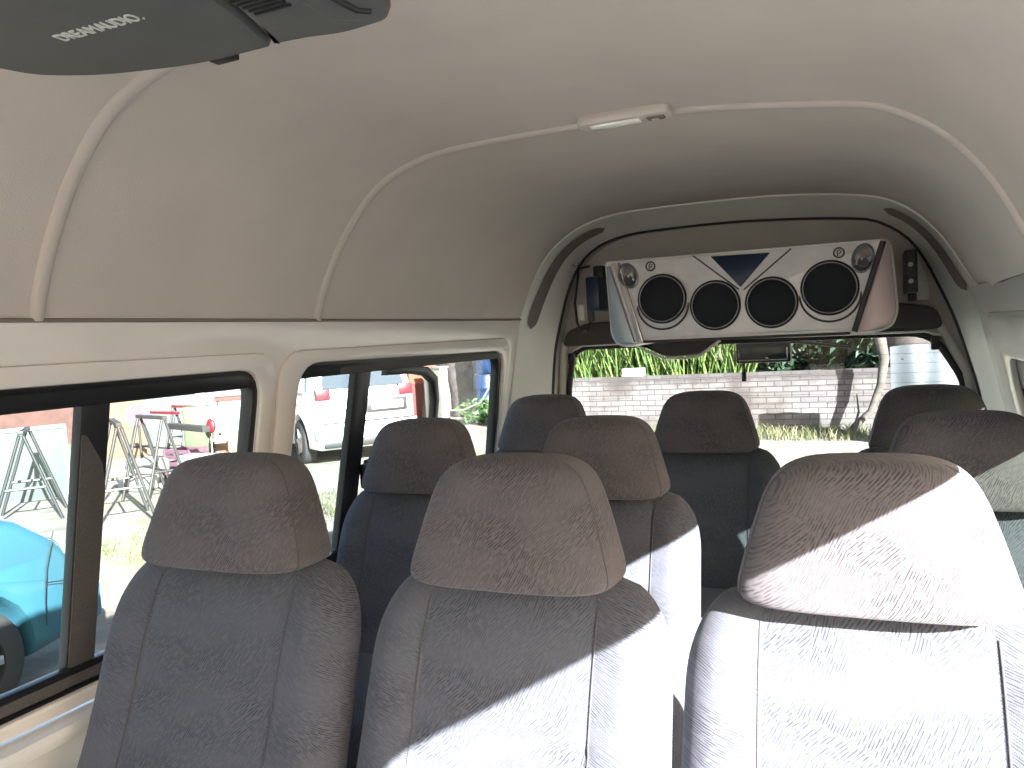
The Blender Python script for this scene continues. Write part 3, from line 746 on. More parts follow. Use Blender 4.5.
# ------------------------------------------------------------ overhead flip-down monitor
mo = empty('overhead_monitor', (-.60, .45, .39)); tag(mo, 'dark grey flip-down roof monitor with white lettering and vents', 'monitor')
def rel3(p): return Vector(p)-Vector(mo.location)
def MM(z0): return lambda u, v, w_: rel3((u, v, z0+w_))
main = rounded([(-.822, .10), (-.545, .10), (-.508, .40), (-.512, .56), (-.546, .668), (-.640, .668), (-.752, .636), (-.808, .598), (-.822, .55)], [.05, .0, .02, .06, .006, .05, .05, .03, .03], 4)
side = rounded([(-.500, .10), (-.350, .10), (-.365, .50), (-.392, .650), (-.410, .674), (-.465, .679), (-.500, .669), (-.541, .665), (-.503, .56), (-.498, .40)], [0, .04, .05, .02, .02, .02, .02, .004, .05, .02], 4)
plate('monitor_base', rounded([(-.82, .12), (-.36, .12), (-.40, .655), (-.60, .655), (-.76, .625), (-.815, .58)], .03), [], .06, MM(.372), M['monitor'], mo, bev=.008)
scr = plate('folded_screen', main, [], .030, MM(.325), M['monitor'], mo, bev=.008)
plate('console_housing', side, [], .030, MM(.325), M['monitor'], mo, bev=.008)
for k in range(6):
    box('vent_slot', rel3((-.482, .555+.0075*k, .3095)), (.040, .0035, .003), M['black'], mo, bev=.0005)
box('release_catch', rel3((-.615, .672, .318)), (.030, .014, .012), M['black'], mo, bev=.002)
tube('hinge_groove', [rel3(p) for p in ((-.43, .42, .310), (-.425, .55, .310), (-.420, .632, .310), (-.410, .642, .310))], .004, M['black'], mo)
tube('side_groove', [rel3(p) for p in ((-.445, .42, .311), (-.448, .55, .311), (-.455, .640, .311), (-.43, .655, .311))], .002, M['monitor'], mo)
tm = Matrix.Translation(rel3((-.694, .546, .3095))) @ Matrix(((1, 0, 0, 0), (0, -1, 0, 0), (0, 0, -1, 0), (0, 0, 0, 1)))
text_obj('lettering', 'DREAMAUDIO.', .021, M['whitetext'], tm @ Matrix.Rotation(radians(-1.5), 4, 'Z'), scr, shear=0.0, sx=.74)
# ceiling bezel that carries the monitor

# ------------------------------------------------------------ seats
def sgnpow(v, e): return math.copysign(abs(v)**e, v)
def make_seat():
    root = empty('van_seat')
    # backrest: loft of closed sections, local frame: faces -Y, root on the floor
    zb, zt = 0.40, 0.806
    NU = 72; NV = 40
    secs = []
    for j in range(NV+1):
        v = j/NV
        z = zb+(zt-zb)*v
        # shoulders: half width shrinks near the top along a rounded outline
        base_w = 0.226 - 0.010*v
        if v > 0.70:
            q = (v-0.70)/0.30
            hw = base_w*(0.66+0.34*max(0, 1-q**2.3)**0.55)
        else: hw = base_w
        tk = 0.105 - 0.03*v
        if v > 0.86:
            q = (v-0.86)/0.14; tk *= max(0.30, (1-q**2.2)**0.5)
        yc = -0.035 - (0.155)*(1-v) + 0.03
        sec = []
        for k in range(NU):
            a = 2*pi*k/NU
            # front half a in (pi, 2pi)
            cx = sgnpow(cos(a), 0.50); sy = sgnpow(sin(a), 0.62)
            t = cx; ts = 0.605
            x = cx/ts*0.126 if abs(cx) < ts else math.copysign(0.126+(abs(cx)-ts)/(1-ts)*(hw-0.126), cx)
            d = tk*0.5*sy
            y = yc+d
            if sy < 0:
                at = abs(t)
                fade = min(1, (1-v)*6)
                y -= (0.017*math.exp(-((at-0.82)/0.16)**2) + 0.003*cos(v*9))*fade*min(1, -sy*1.5)
                y += 0.006*math.exp(-((at-0.605)/0.022)**2)*min(1, (1-v)*12)
                y += 0.006*math.exp(-((v-0.53)/0.012)**2)*(1 if at < 0.6 else 0)
            sec.append((x, y, z, t, sy))
        secs.append(sec)
    verts = [(s[0], s[1], s[2]) for sec in secs for s in sec]
    idx_top = len(verts); 
    topc = (0, sum(s[1] for s in secs[-1])/NU, zt+0.006)
    verts.append(topc)
    parts = {'backrest': [], 'l': [], 'r': [], 'rear': []}
    for j in range(NV):
        for k in range(NU):
            k2 = (k+1) % NU
            f = (j*NU+k, j*NU+k2, (j+1)*NU+k2, (j+1)*NU+k)
            t = (secs[j][k][3]+secs[j][k2][3])/2; sy = (secs[j][k][4]+secs[j][k2][4])/2
            if abs(t) > 0.605: parts['l' if t < 0 else 'r'].append(f)
            else: parts['backrest' if sy < 0 else 'rear'].append(f)
    for k in range(NU):
        f = (NV*NU+k, NV*NU+(k+1) % NU, idx_top)
        t = (secs[-1][k][3]+secs[-1][(k+1) % NU][3])/2
        parts['l' if t < -0.605 else 'r' if t > 0.605 else 'backrest'].append(f)
    def sub(nm, fl, mt):
        used = sorted({i for f in fl for i in f}); mp = {u: i for i, u in enumerate(used)}
        return mesh(nm, [verts[u] for u in used], [tuple(mp[i] for i in f) for f in fl], mt, root, sm=1.2)
    sub('backrest', parts['backrest']+parts['rear'], M['fab'])
    for s_ in ('l', 'r'): sub('bolster', parts[s_], M['fabb'])
    # seam piping down each bolster joint
    for sg in (-1, 1):
        pts = []
        for j in range(0, NV-2):
            row = [s for s in secs[j] if s[4] < 0]
            b = min(row, key=lambda s: abs(s[3]-sg*0.605))
            row2 = sorted(row, key=lambda s: s[3])
            # interpolate to exactly t
            for a_, b_ in zip(row2, row2[1:]):
                if a_[3] <= sg*0.605 <= b_[3]:
                    u = (sg*0.605-a_[3])/(b_[3]-a_[3]+1e-9)
                    pts.append((a_[0]+(b_[0]-a_[0])*u, a_[1]+(b_[1]-a_[1])*u-0.0005, a_[2])); break
        tube('seam', pts, 0.0012, M['pipe'], root, n=6)
    # headrest: superellipsoid, tapered to the top
    bm = bmesh.new(); NA, NBb = 56, 36; rows_ = []
    hz0, hz1 = 0.800, 0.966
    for j in range(NBb+1):
        ph = -pi/2+pi*j/NBb
        e_ = 0.20 if ph < 0 else 0.40
        cz = sgnpow(sin(ph), e_); cr = max(0.0, cos(ph))**e_
        q = (cz+1)/2
        row = []
        for k in range(NA):
            a = 2*pi*k/NA
            ex = sgnpow(cos(a), 0.40)*cr; ey = sgnpow(sin(a), 0.55)*cr
            hw = 0.157 - 0.050*q**1.2
            x = ex*hw
            th = 0.066 - 0.020*q
            y = ey*th - 0.030 + 0.030*q
            if ey < 0: y -= 0.008*(1-ex*ex)*cr
            z = hz0+(hz1-hz0)*q + 0.005*(1-ex*ex)*q
            row.append((x, y, z))
        rows_.append(row)
    vs_ = [p for r in rows_ for p in r]; fs_ = []
    for j in range(NBb):
        for k in range(NA): fs_.append((j*NA+k, j*NA+(k+1) % NA, (j+1)*NA+(k+1) % NA, (j+1)*NA+k))
    bm.free()
    hr = mesh('headrest', vs_, fs_, M['fabh'], root, sm=1.5)
    bm = bmesh.new(); bm.from_mesh(hr.data); bmesh.ops.remove_doubles(bm, verts=bm.verts, dist=2e-4); bmesh.ops.recalc_face_normals(bm, faces=bm.faces); bm.to_mesh(hr.data); bm.free(); smooth(hr.data)
    # side seams of the headrest
    for sg in (-1, 1):
        k = min(range(NA), key=lambda k: abs(2*pi*k/NA-(2*pi-0.42 if sg > 0 else pi+0.42)))
        pts = [Vector(rows_[j][k])+Vector((sg*0.0001, -0.0001, 0)) for j in range(7, NBb-5)]
        tube('headrest_seam', pts, 0.0009, M['pipe'], hr, n=6)
    for sx in (-.06, .06):
        cyl('headrest_post', (sx, -.015, .79), (0, 0, 1), .006, .09, M['steel'], root, n=12)
    # cushion
    bm = bmesh.new(); rows_ = []
    for j in range(25):
        ph = -pi/2+pi*j/24; cz = sgnpow(sin(ph), 0.45); cr = max(0, cos(ph))**0.45; row = []
        for k in range(48):
            a = 2*pi*k/48; ex = sgnpow(cos(a), 0.4)*cr; ey = sgnpow(sin(a), 0.4)*cr
            x = ex*0.225; y = -0.335+ey*0.235; z = 0.385+cz*0.075 + (0.018*math.exp(-((abs(ex)-.8)/.2)**2) if cz > 0 else 0) + 0.02*(-ey)
            row.append((x, y, z))
        rows_.append(row)
    vs_ = [p for r in rows_ for p in r]; fs_ = [(j*48+k, j*48+(k+1) % 48, (j+1)*48+(k+1) % 48, (j+1)*48+k) for j in range(24) for k in range(48)]
    bm.free(); cs = mesh('seat_cushion', vs_, fs_, M['fab'], root, sm=1.5)
    box('seat_base', (0, -.30, .27), (.40, .42, .09), M['seatback'], root, bev=.02)
    for sx in (-.17, .17):
        for sy in (-.47, -.12):
            tube('leg', [(sx, sy, .25), (sx, sy*1.03, .012)], .014, M['steel'], root, n=10)
    box('recliner_hinge', (.222, -.16, .37), (.018, .10, .12), M['seatback'], root, bev=.008)
    return root
seat0 = make_seat()
seats = [
    (-.955, 1.01, 'front row seat on the left, in shade, beside the first side window'),
    (-.460, 1.025, 'front row middle seat, sunlight crossing only its lower backrest'),
    (-.007, 1.04, 'front row right seat, nearest, with headrest and backrest in bright sun'),
    (-1.012, 1.70, 'second row seat on the left, headrest in front of the second side window'),
    (-.555, 1.70, 'second row middle seat, sun patch on its right shoulder'),
    (.157, 1.70, 'second row right seat at the frame edge, sunlit lower half'),
    (-.952, 2.37, 'back row seat on the left, headrest beside the rear pillar'),
    (-.448, 2.36, 'back row middle seat, dark headrest before the brick wall'),
    (.138, 2.37, 'back row right seat, dark headrest before the white sheet'),
]
for i, (x, y, lab) in enumerate(seats):
    s = seat0 if i == 0 else copy_tree(seat0); s.scale = (1, 1, 1)
    s.location = (x, y, FLOOR + (0.018 if i < 3 else 0.0))
    if i == 0: s.scale = (1.11, 1, 1)
    tag(s, 'grey cloth ' + lab, 'seat', 'grey cloth passenger seats')

# ------------------------------------------------------------ outside: ground
g = mesh('ground', [(-60, -30, GROUND), (40, -30, GROUND), (40, 60, GROUND), (-60, 60, GROUND)], [(0, 1, 2, 3)], M['ground']); g['kind'] = 'structure'

# ------------------------------------------------------------ brick wall and what is behind it
YW = 13.9
bw = box('brick_wall', (3.9, YW+.10, GROUND+.49), (20.2, .20, .98), M['brick'], bev=.0)
bw.data.transform(Matrix.Translation((0, -YW, -GROUND))); bw.location = (0, YW, GROUND)
tag(bw, 'low whitewashed brick wall with stained top behind the rear window', 'wall')
bl = box('concrete_block', (-3.90, YW+.10, GROUND+.98+.075), (.38, .22, .15), M['ivory'], bev=.01)
tag(bl, 'white block lying on top of the brick wall', 'block')

def blades(name, n, xr_, yr_, z0, hr_, wd, m, lean=0.25, seed=1, segs=3, rad=None):
    rnd = random.Random(seed); vs = []; fs = []
    for _ in range(n):
        if rad:
            a = rnd.uniform(0, 2*pi); q = rad*math.sqrt(rnd.random()); x = xr_+q*cos(a); y = yr_+q*sin(a)
        else:
            x = rnd.uniform(*xr_); y = rnd.uniform(*yr_)
        h = rnd.uniform(*hr_); a = rnd.uniform(0, 2*pi); ll = rnd.uniform(.2, 1)*lean*h
        dx, dy = cos(a)*ll, sin(a)*ll; b = rnd.uniform(0, pi); wx, wy = cos(b)*wd/2, sin(b)*wd/2
        i0 = len(vs)
        for k in range(segs):
            t = k/segs; wsc = (1-t*.7)
            px, py, pz = x+dx*t*t, y+dy*t*t, z0+h*(t-.25*lean*t*t)
            vs += [(px-wx*wsc, py-wy*wsc, pz), (px+wx*wsc, py+wy*wsc, pz)]
        vs.append((x+dx, y+dy, z0+h*(1-.25*lean)))
        for k in range(segs-1): fs.append((i0+2*k, i0+2*k+1, i0+2*k+3, i0+2*k+2))
        fs.append((i0+2*segs-2, i0+2*segs-1, i0+2*segs))
    return mesh(name, vs, fs, m)
o = blades('reeds', 3000, (-6.0, -2.15), (YW+1.1, YW+1.9), GROUND, (1.6, 3.2), .045, M['leafg'], .45, 3)
tag(o, 'tall bright green reeds growing behind the left part of the brick wall', 'reeds', kind='stuff')
o = blades('yard_grass', 5200, (-6.0, 3.0), (YW-1.3, YW-.2), GROUND, (.04, .26), .014, M['grass'], .8, 4)
tag(o, 'dry grass and weeds along the foot of the brick wall', 'grass', kind='stuff')
o = blades('yard_weeds', 2600, (-6.9, -5.0), (4.9, 8.0), GROUND, (.02, .12), .012, M['grass'], .8, 5)
tag(o, 'low patchy grass in the yard beside the van', 'grass', kind='stuff')

def foliage(name, c, rx, ry, rz, n, size, m, seed=1, droop=0.3, root=None):
    rnd = random.Random(seed); vs = []; fs = []
    for _ in range(n):
        a = rnd.uniform(0, 2*pi); b = math.asin(rnd.uniform(-1, 1)); q = rnd.uniform(.55, 1.0)
        q *= 1+.15*sin(a*3+seed)+.12*sin(b*5+a*2)
        p = Vector((c[0]+rx*q*cos(b)*cos(a), c[1]+ry*q*cos(b)*sin(a), c[2]+rz*q*sin(b)))
        d = Vector((rnd.uniform(-1, 1), rnd.uniform(-1, 1), rnd.uniform(-1, .6)-droop)).normalized()
        u = d.orthogonal().normalized(); u.rotate(Matrix.Rotation(rnd.uniform(0, 6), 3, d))
        s = size*rnd.uniform(.6, 1.3); i0 = len(vs)
        vs += [p, p+d*s*.5+u*s*.16, p+d*s, p+d*s*.5-u*s*.16]
        fs.append((i0, i0+1, i0+2, i0+3))
    return mesh(name, vs, fs, m, root)
def bush(label, c, rx, ry, rz, n, size, m, seed, trunk=None):
    r = empty('leafy_tree', (c[0], c[1], GROUND)); tag(r, label, 'tree', 'trees behind the brick wall')
    o = foliage('foliage', (0, 0, c[2]-GROUND), rx, ry, rz, n, size, m, seed, root=r)
    tube('trunk', [(0, 0, -.02), (.1, .05, (c[2]-GROUND)*.5), (0, 0, c[2]-GROUND)], [.14, .11, .07], M['bark'], r)
    for k in range(4):
        a = k*1.7+seed; tube('branch', [(0.05, .02, (c[2]-GROUND)*.6), (rx*.4*cos(a), ry*.4*sin(a), (c[2]-GROUND)*.8+.1), (rx*.75*cos(a), ry*.75*sin(a), c[2]-GROUND+.2)], [.06, .045, .02], M['bark'], r)
    return r
bush('dark leafy tree behind the middle of the brick wall', (-2.45, YW+3.8, -.2), 1.0, 1.0, 1.4, 3400, .30, M['leafd'], 2)
bush('broad drooping dark tree behind the brick wall, left of the bare trunk', (.15, YW+3.8, -.1), 1.0, 1.0, 1.6, 3800, .34, M['leafd'], 5)
bush('large dark tree furthest behind the middle of the brick wall', (-1.5, YW+7.4, -.1), 3.2, 1.0, 1.7, 5200, .36, M['leafd'], 14)
bush('dark tree at the right end behind the white sheet', (2.95, YW+3.8, .1), 1.3, 1.2, 1.7, 3600, .30, M['leafd'], 8)
bush('mid green tree behind the reeds at the far left', (-5.6, YW+4.6, .1), 2.2, 1.5, 1.9, 5200, .32, M['leafm'], 11)
# the pale trunk and the broad one beside it
tr = empty('pale_tree_trunk', (.02, YW-.45, GROUND)); tag(tr, 'pale slender curved tree trunk before the right part of the brick wall', 'tree trunk')
tube('trunk', [(-.35, .05, -.03), (-.28, 0, .12), (-.05, 0, .35), (.10, 0, .75), (.16, 0, 1.15), (.10, 0, 1.55), (-.05, 0, 2.1), (-.1, 0, 3.2)], [.09, .055, .05, .06, .075, .085, .09, .08], M['pbark'], tr, n=12)
tube('root', [(-.38, .02, -.01), (-.62, -.02, .08), (-.9, .0, .03)], [.05, .04, .02], M['pbark'], tr)
tube('side_stem', [(-.32, -.05, .0), (-.22, -.06, .35), (-.24, -.06, .62)], [.02, .018, .01], M['pbark'], tr)
t2 = empty('broad_tree_trunk', (.62, YW+.75, GROUND)); tag(t2, 'broad grey-brown tree trunk rising behind the white sheet', 'tree trunk')
tube('trunk', [(0, 0, -.03), (0, 0, 1.0), (.02, 0, 2.0), (.0, 0, 3.6)], [.52, .44, .42, .40], M['bark'], t2, n=18)
for k in range(3): tube('root', [(.3*cos(k*2.1), .3*sin(k*2.1), .25), (.75*cos(k*2.1), .6*sin(k*2.1), .0)], [.16, .05], M['bark'], t2)
# white sheet leaning in front of the wall
sh = empty('white_sheet_panel', (.70, 12.2, GROUND)); tag(sh, 'large pale blue-white sheet standing at the right end of the brick wall', 'panel')
vs = []; fs = []; nx = 24; nz = 10
for k in range(2):
    for j in range(nz+1):
        for i in range(nx+1):
            u = i/nx; v = j/nz
            vs.append((-.46+.92*u, k*.02+.012*sin(u*16)+.02*sin(u*5+v*4)+.12*v, v*(1.36+.02*sin(u*5))))
def gi(k, j, i): return k*(nz+1)*(nx+1)+j*(nx+1)+i
for j in range(nz):
    for i in range(nx):
        fs.append((gi(0, j, i), gi(0, j, i+1), gi(0, j+1, i+1), gi(0, j+1, i))); fs.append((gi(1, j, i+1), gi(1, j, i), gi(1, j+1, i), gi(1, j+1, i+1)))
for i in range(nx):
    fs.append((gi(0, 0, i), gi(1, 0, i), gi(1, 0, i+1), gi(0, 0, i+1))); fs.append((gi(0, nz, i+1), gi(1, nz, i+1), gi(1, nz, i), gi(0, nz, i)))
for j in range(nz):
    fs.append((gi(0, j+1, 0), gi(1, j+1, 0), gi(1, j, 0), gi(0, j, 0))); fs.append((gi(0, j, nx), gi(1, j, nx), gi(1, j+1, nx), gi(0, j+1, nx)))
mesh('sheet', vs, fs, M['sheet'], sh, sm=1.0)
for k, zz in enumerate((.55, 1.05)): box('batten', (0, .10+.12*zz/1.4, zz), (.90, .04, .05), M['wood'], sh)
for sx in (-.3, .3): tube('prop', [(sx, .10, 1.2), (sx, .75, .0)], .022, M['wood'], sh)

# ------------------------------------------------------------ cars
def wheel(parent, x, y, r, wd, side):
    w_ = empty('wheel', (x, y, r)); w_.parent = parent
    bm = bmesh.new(); nn = 32
    pr = [(r*.62, -.5), (r*.9, -.5), (r*.985, -.40), (r, -.2), (r, .2), (r*.985, .40), (r*.9, .5), (r*.62, .5)]
    rg = [[bm.verts.new((x_r*cos(2*pi*k/nn), d*wd, x_r*sin(2*pi*k/nn))) for k in range(nn)] for x_r, d in pr]
    for a, b in zip(rg, rg[1:]+rg[:1]):
        for k in range(nn): bm.faces.new((a[k], a[(k+1) % nn], b[(k+1) % nn], b[k]))
    bmobj('tyre', bm, M['tyre'], w_, sm=.7)
    bm = bmesh.new(); bmesh.ops.create_cone(bm, cap_ends=True, segments=28, radius1=r*.62, radius2=r*.50, depth=wd*.5)
    bmesh.ops.transform(bm, matrix=Matrix.Translation((0, side*wd*.22, 0)) @ Matrix.Rotation(-side*pi/2, 4, 'X'), verts=bm.verts)
    for k in range(5):
        a = 2*pi*k/5
        box_bm(bm, (r*.36*cos(a), side*wd*.47, r*.36*sin(a)), (r*.44, .02, r*.15), .004, Matrix.Rotation(-a, 3, 'Y'))
    bmobj('rim', bm, M['hub'], w_, sm=.6)
    return w_
def car(name, loc, rz, L, Wd, paint, prof, wx, r, belt, roofz, glasspolys, label):
    """local: +X is forward, y across; prof = side outline (x, z) without arches"""
    root = empty(name, loc, rz)
    tag(root, label, 'car')
    # outline with wheel arches cut out of the lower edge
    bottom = []
    zf = .24
    for xc in sorted(wx):
        R_ = r*1.16
        a0 = math.asin(min(1, max(-1, (zf-r)/R_)))
        for k in range(13):
            a = pi-a0+ (a0*2-pi)*k/12
            bottom.append((xc+R_*cos(a), r+R_*sin(a)))
    outline = bottom + prof
    def bmap(u, v, w_):
        # tumblehome: narrower above the belt line, and rounded in plan at the ends
        s = 1.0
        if v > belt: s -= .20*(v-belt)/(roofz-belt)
        e = abs(u)/(L/2)
        s -= .16*max(0, e-.72)**1.5/.28**1.5
        if v < .45: s -= .04*(.45-v)/.45
        return (u, w_*s, v)
    body = plate('body', outline, [], Wd, bmap, paint, root, bev=.07, sm=.7)
    for poly in glasspolys:
        for sg in (-1, 1):
            def gmap(u, v, w_, sg=sg):
                x, y, z = bmap(u, v, sg*(Wd/2+.001)); return (x, y-sg*.01+w_, z)
            plate('side_window', rounded(poly, .04), [], .024, gmap, M['carglass'], root)
    for xc in wx:
        for sg in (-1, 1): wheel(root, xc, sg*(Wd/2-.11), r, .20, sg)
    return root
# white estate car, tail towards the van
hd_ = Vector((-.78, .62)).normalized(); ang = math.atan2(hd_.y, hd_.x)
Lw = 4.4
prof_w = [(2.20, .30), (2.20, .70), (2.05, .92), (1.25, 1.05), (.55, 1.55), (.30, 1.66), (-1.50, 1.68), (-1.85, 1.60), (-2.10, 1.05), (-2.16, .90), (-2.20, .62), (-2.20, .34), (-2.1, .24)]
prof_w = prof_w[::1]
# outline order: bottom arches run from -x to +x, then profile from the nose over the roof to the tail
cpos = Vector((-7.60, 9.50)); CS = 1.05
ccen = cpos + hd_*(Lw/2)*CS + Vector((-hd_.y, hd_.x))*(-.85)*CS
wc = car('white_car', (ccen.x, ccen.y, GROUND), ang, Lw, 1.70, M['white'], prof_w, (-1.42, 1.32), .335, 1.0, 1.68,
         [[(-1.80, 1.08), (-.95, 1.05), (-.95, 1.50), (-1.62, 1.52)], [(-.88, 1.05), (.08, 1.05), (.08, 1.53), (-.88, 1.52)], [(.15, 1.05), (1.05, 1.05), (.50, 1.45), (.15, 1.50)]],
         'white hatchback parked in the yard with its tail towards the van')
wc.scale = (CS, CS, CS)
for sg in (-1, 1):
    bm = bmesh.new(); box_bm(bm, (-2.10, sg*.62, 1.04), (.14, .22, .17), .03); bmobj('tail_lamp', bm, M['redlens'], wc)
    box('reflector', (-2.175, sg*.60, .46), (.03, .16, .04), M['redlens'], wc, bev=.008)
plate('rear_window', rounded([(-.62, 1.12), (.62, 1.12), (.54, 1.50), (-.54, 1.50)], .06), [], .02, lambda u, v, w_: (-2.115+.25*(v-1.05)/.55-.02+w_, u, v), M['carglass'], wc)
box('plate_recess', (-2.215, -.30, .84), (.03, .62, .20), M['black'], wc, bev=.01)
box('number_plate', (-2.236, -.30, .84), (.012, .48, .11), M['plate'], wc, bev=.004)
box('bumper', (-2.17, 0, .52), (.12, 1.52, .22), M['white'], wc, bev=.04)
box('bumper_groove', (-2.20, 0, .63), (.08, 1.40, .025), M['black'], wc, bev=.004)
box('lower_valance', (-2.15, 0, .33), (.12, 1.30, .12), M['black'], wc, bev=.02)
box('door_handle', (-.75, -.86, .93), (.18, .03, .03), M['white'], wc, bev=.01)

# light blue car close beside the van, nose pointing the same way as the view
prof_b = [(1.78, .26), (1.82, .42), (1.76, .60), (1.60, .80), (1.34, .97), (1.0, 1.09), (.80, 1.13), (.30, 1.42), (.0, 1.50), (-1.2, 1.50), (-1.50, 1.40), (-1.66, .95), (-1.72, .60), (-1.72, .30), (-1.66, .22)]
bc = car('light_blue_car', (-4.78, 1.32, GROUND), pi/2, 3.55, 1.56, M['cyan'], prof_b, (-1.15, 1.02), .30, .95, 1.50,
         [[(-1.42, 1.0), (-.55, 1.0), (-.55, 1.38), (-1.30, 1.38)], [(-.48, 1.0), (.72, 1.0), (.25, 1.34), (-.48, 1.38)]],
         'light blue small car parked close beside the first side window')
for sg in (-1, 1): box('head_lamp', (1.62, sg*.55, .70), (.14, .24, .15), M['ivory'], bc, bev=.04)
box('bumper', (1.76, 0, .42), (.16, 1.40, .26), M['cyan'], bc, bev=.06)
tube('panel_line', [(1.50, -.79, .88), (1.44, -.793, .70), (1.42, -.793, .52), (1.42, -.793, .40)], .003, M['black'], bc)
tube('panel_line', [(1.43, -.79, .62), (1.62, -.755, .58), (1.76, -.69, .56)], .003, M['black'], bc)
plate('windscreen', rounded([(-.58, 1.06), (.58, 1.06), (.50, 1.42), (-.50, 1.42)], .05), [], .02, lambda u, v, w_: (.93-(v-1.02)/.40*.58, u, v+w_), M['carglass'], bc)

# ------------------------------------------------------------ yard clutter seen through the first window
def trestle(loc, rz, h, wd, spread, label, top=None, grp='trestles in the yard'):
    r = empty('trestle', loc, rz); tag(r, label, 'trestle', grp)
    box('top_beam', (0, 0, h), (wd, .06, .045), top or M['bare'], r, bev=.008)
    for sx in (-1, 1):
        for sy in (-1, 1):
            tube('leg', [(sx*wd*.44, sy*.02, h-.03), (sx*wd*.46, sy*spread, .0)], .019, M['bare'], r, n=8)
        tube('rung', [(sx*wd*.45, -spread*.62, h*.38), (sx*wd*.45, spread*.62, h*.38)], .016, M['bare'], r, n=6)
    tube('stretcher', [(-wd*.45, 0, h*.38), (wd*.45, 0, h*.38)], .016, M['bare'], r, n=6)
    return r
trestle((-7.60, 6.20, GROUND), radians(-35), 1.10, .95, .30, 'tall pale steel trestle just right of the window post, with open A legs', M['wood'])
trestle((-8.25, 7.25, GROUND), radians(-20), 1.05, .85, .28, 'pale steel trestle standing furthest right of the tall ones', M['wood'])
trestle((-9.05, 6.15, GROUND), radians(-40), 1.02, .80, .34, 'long white steel trestle in front of the pale green boards')
trestle((-10.5, 9.35, GROUND), radians(-15), .92, 1.35, .28, 'red-topped trestle in front of the pale tarpaulin', M['red'])
trestle((-11.4, 10.7, GROUND), radians(-15), .90, .60, .24, 'small red-topped trestle beside the olive cabinet', M['red'])
# boards leaning in a row
for i, (x, y, rz, hh, wd, lab) in enumerate((
        (-11.3, 4.5, 62, .98, 1.30, 'pale green board, furthest left of the upright boards'),
        (-10.75, 5.7, 62, .96, 1.25, 'pale green board, middle one of the upright boards'),
        (-10.2, 6.85, 62, .95, 1.05, 'pale green board, furthest right of the upright boards'))):
    b_ = empty('upright_board', (x, y, GROUND), radians(rz)); tag(b_, lab, 'board', 'upright pale boards')
    box('board_face', (0, .0, hh/2), (wd, .03, hh), M['board'], b_, rot=None)
    for sx in (-1, 1): box('frame_edge', (sx*wd/2, -.01, hh/2), (.05, .06, hh+.04), M['ivory'], b_)
    box('frame_top', (0, -.01, hh), (wd, .06, .05), M['ivory'], b_)
# clutter: stacked timber, bucket, sacks, cloth
o = box('timber_plank', (-8.7, 8.25, GROUND+.80), (1.25, .10, .08), M['wood'], rot=Matrix.Rotation(radians(-22), 3, 'Z')); tag(o, 'dark timber plank lying across behind the tall trestles', 'plank')
pl = box('peach_panel', (-12.6, 10.3, GROUND+.60), (.95, .08, 1.20), M['peach'], rot=Matrix.Rotation(radians(52), 3, 'Z')); tag(pl, 'peach coloured panel standing behind the tall trestle', 'panel')
for k in range(4):
    bm = bmesh.new(); box_bm(bm, (0, 0, 0), (.46, .34, .20), .07, seg=3)
    o = bmobj('white_sack', bm, M['ivory'], loc=(-9.15+.42*(k % 2), 7.75+.35*(k % 2)+.1*k, GROUND+.10+.205*(k//2)), sm=1.0)
    tag(o, ['full white sack at the bottom left of the pile by the trestles', 'full white sack at the bottom right of the pile by the trestles', 'full white sack on top of the pile, left', 'full white sack on top of the pile, right'][k], 'sack', 'white sacks by the trestles')
# fan-like round pink disc on a stand
fn = empty('round_sign', (-9.75, 8.35, GROUND)); tag(fn, 'round pinkish disc on a slim post behind the tall trestle', 'disc')
cyl('disc', (0, 0, .98), (1, -.8, 0), .16, .03, M['pink'], fn, bev=.008); tube('post', [(0, 0, 0), (0, 0, .95)], .018, M['bare'], fn); cyl('foot', (0, 0, .015), (0, 0, 1), .16, .03, M['bare'], fn)
cap = empty('white_bucket', (-8.75, 8.75, GROUND)); tag(cap, 'white bucket on the ground among the trestles', 'bucket')
bm = bmesh.new(); rg = []
for rr, zz in ((.11, 0), (.145, .30), (.155, .31), (.155, .33), (.14, .33), (.135, .30), (.10, .02)):
    rg.append([bm.verts.new((rr*cos(2*pi*k/28), rr*sin(2*pi*k/28), zz)) for k in range(28)])
for a, b in zip(rg, rg[1:]):
    for k in range(28): bm.faces.new((a[k], a[(k+1) % 28], b[(k+1) % 28], b[k]))
bm.faces.new(rg[-1]); bm.faces.new(rg[0][::-1]); bmobj('pail', bm, M['ivory'], cap, sm=.8)
tube('handle', [(.15*cos(a), 0, .31+.12*sin(a)) for a in [pi*k/10 for k in range(11)]], .004, M['bare'], cap)
ck = empty('pink_crate', (-9.3, 8.75, GROUND)); tag(ck, 'pink plastic crate beneath the red-topped trestle', 'crate')
bm = bmesh.new(); box_bm(bm, (0, 0, .06), (.50, .36, .04), .005)
for sx in (-1, 1):
    for zz in (.12, .22, .32, .40): box_bm(bm, (sx*.24, 0, zz), (.02, .36, .06), .004)
    for zz in (.12, .22, .32, .40): box_bm(bm, (0, sx*.17, zz), (.50, .02, .06), .004)
    for sy in (-1, 1): box_bm(bm, (sx*.24, sy*.17, .22), (.035, .035, .44), .004)
bmobj('crate_body', bm, M['pink'], ck)
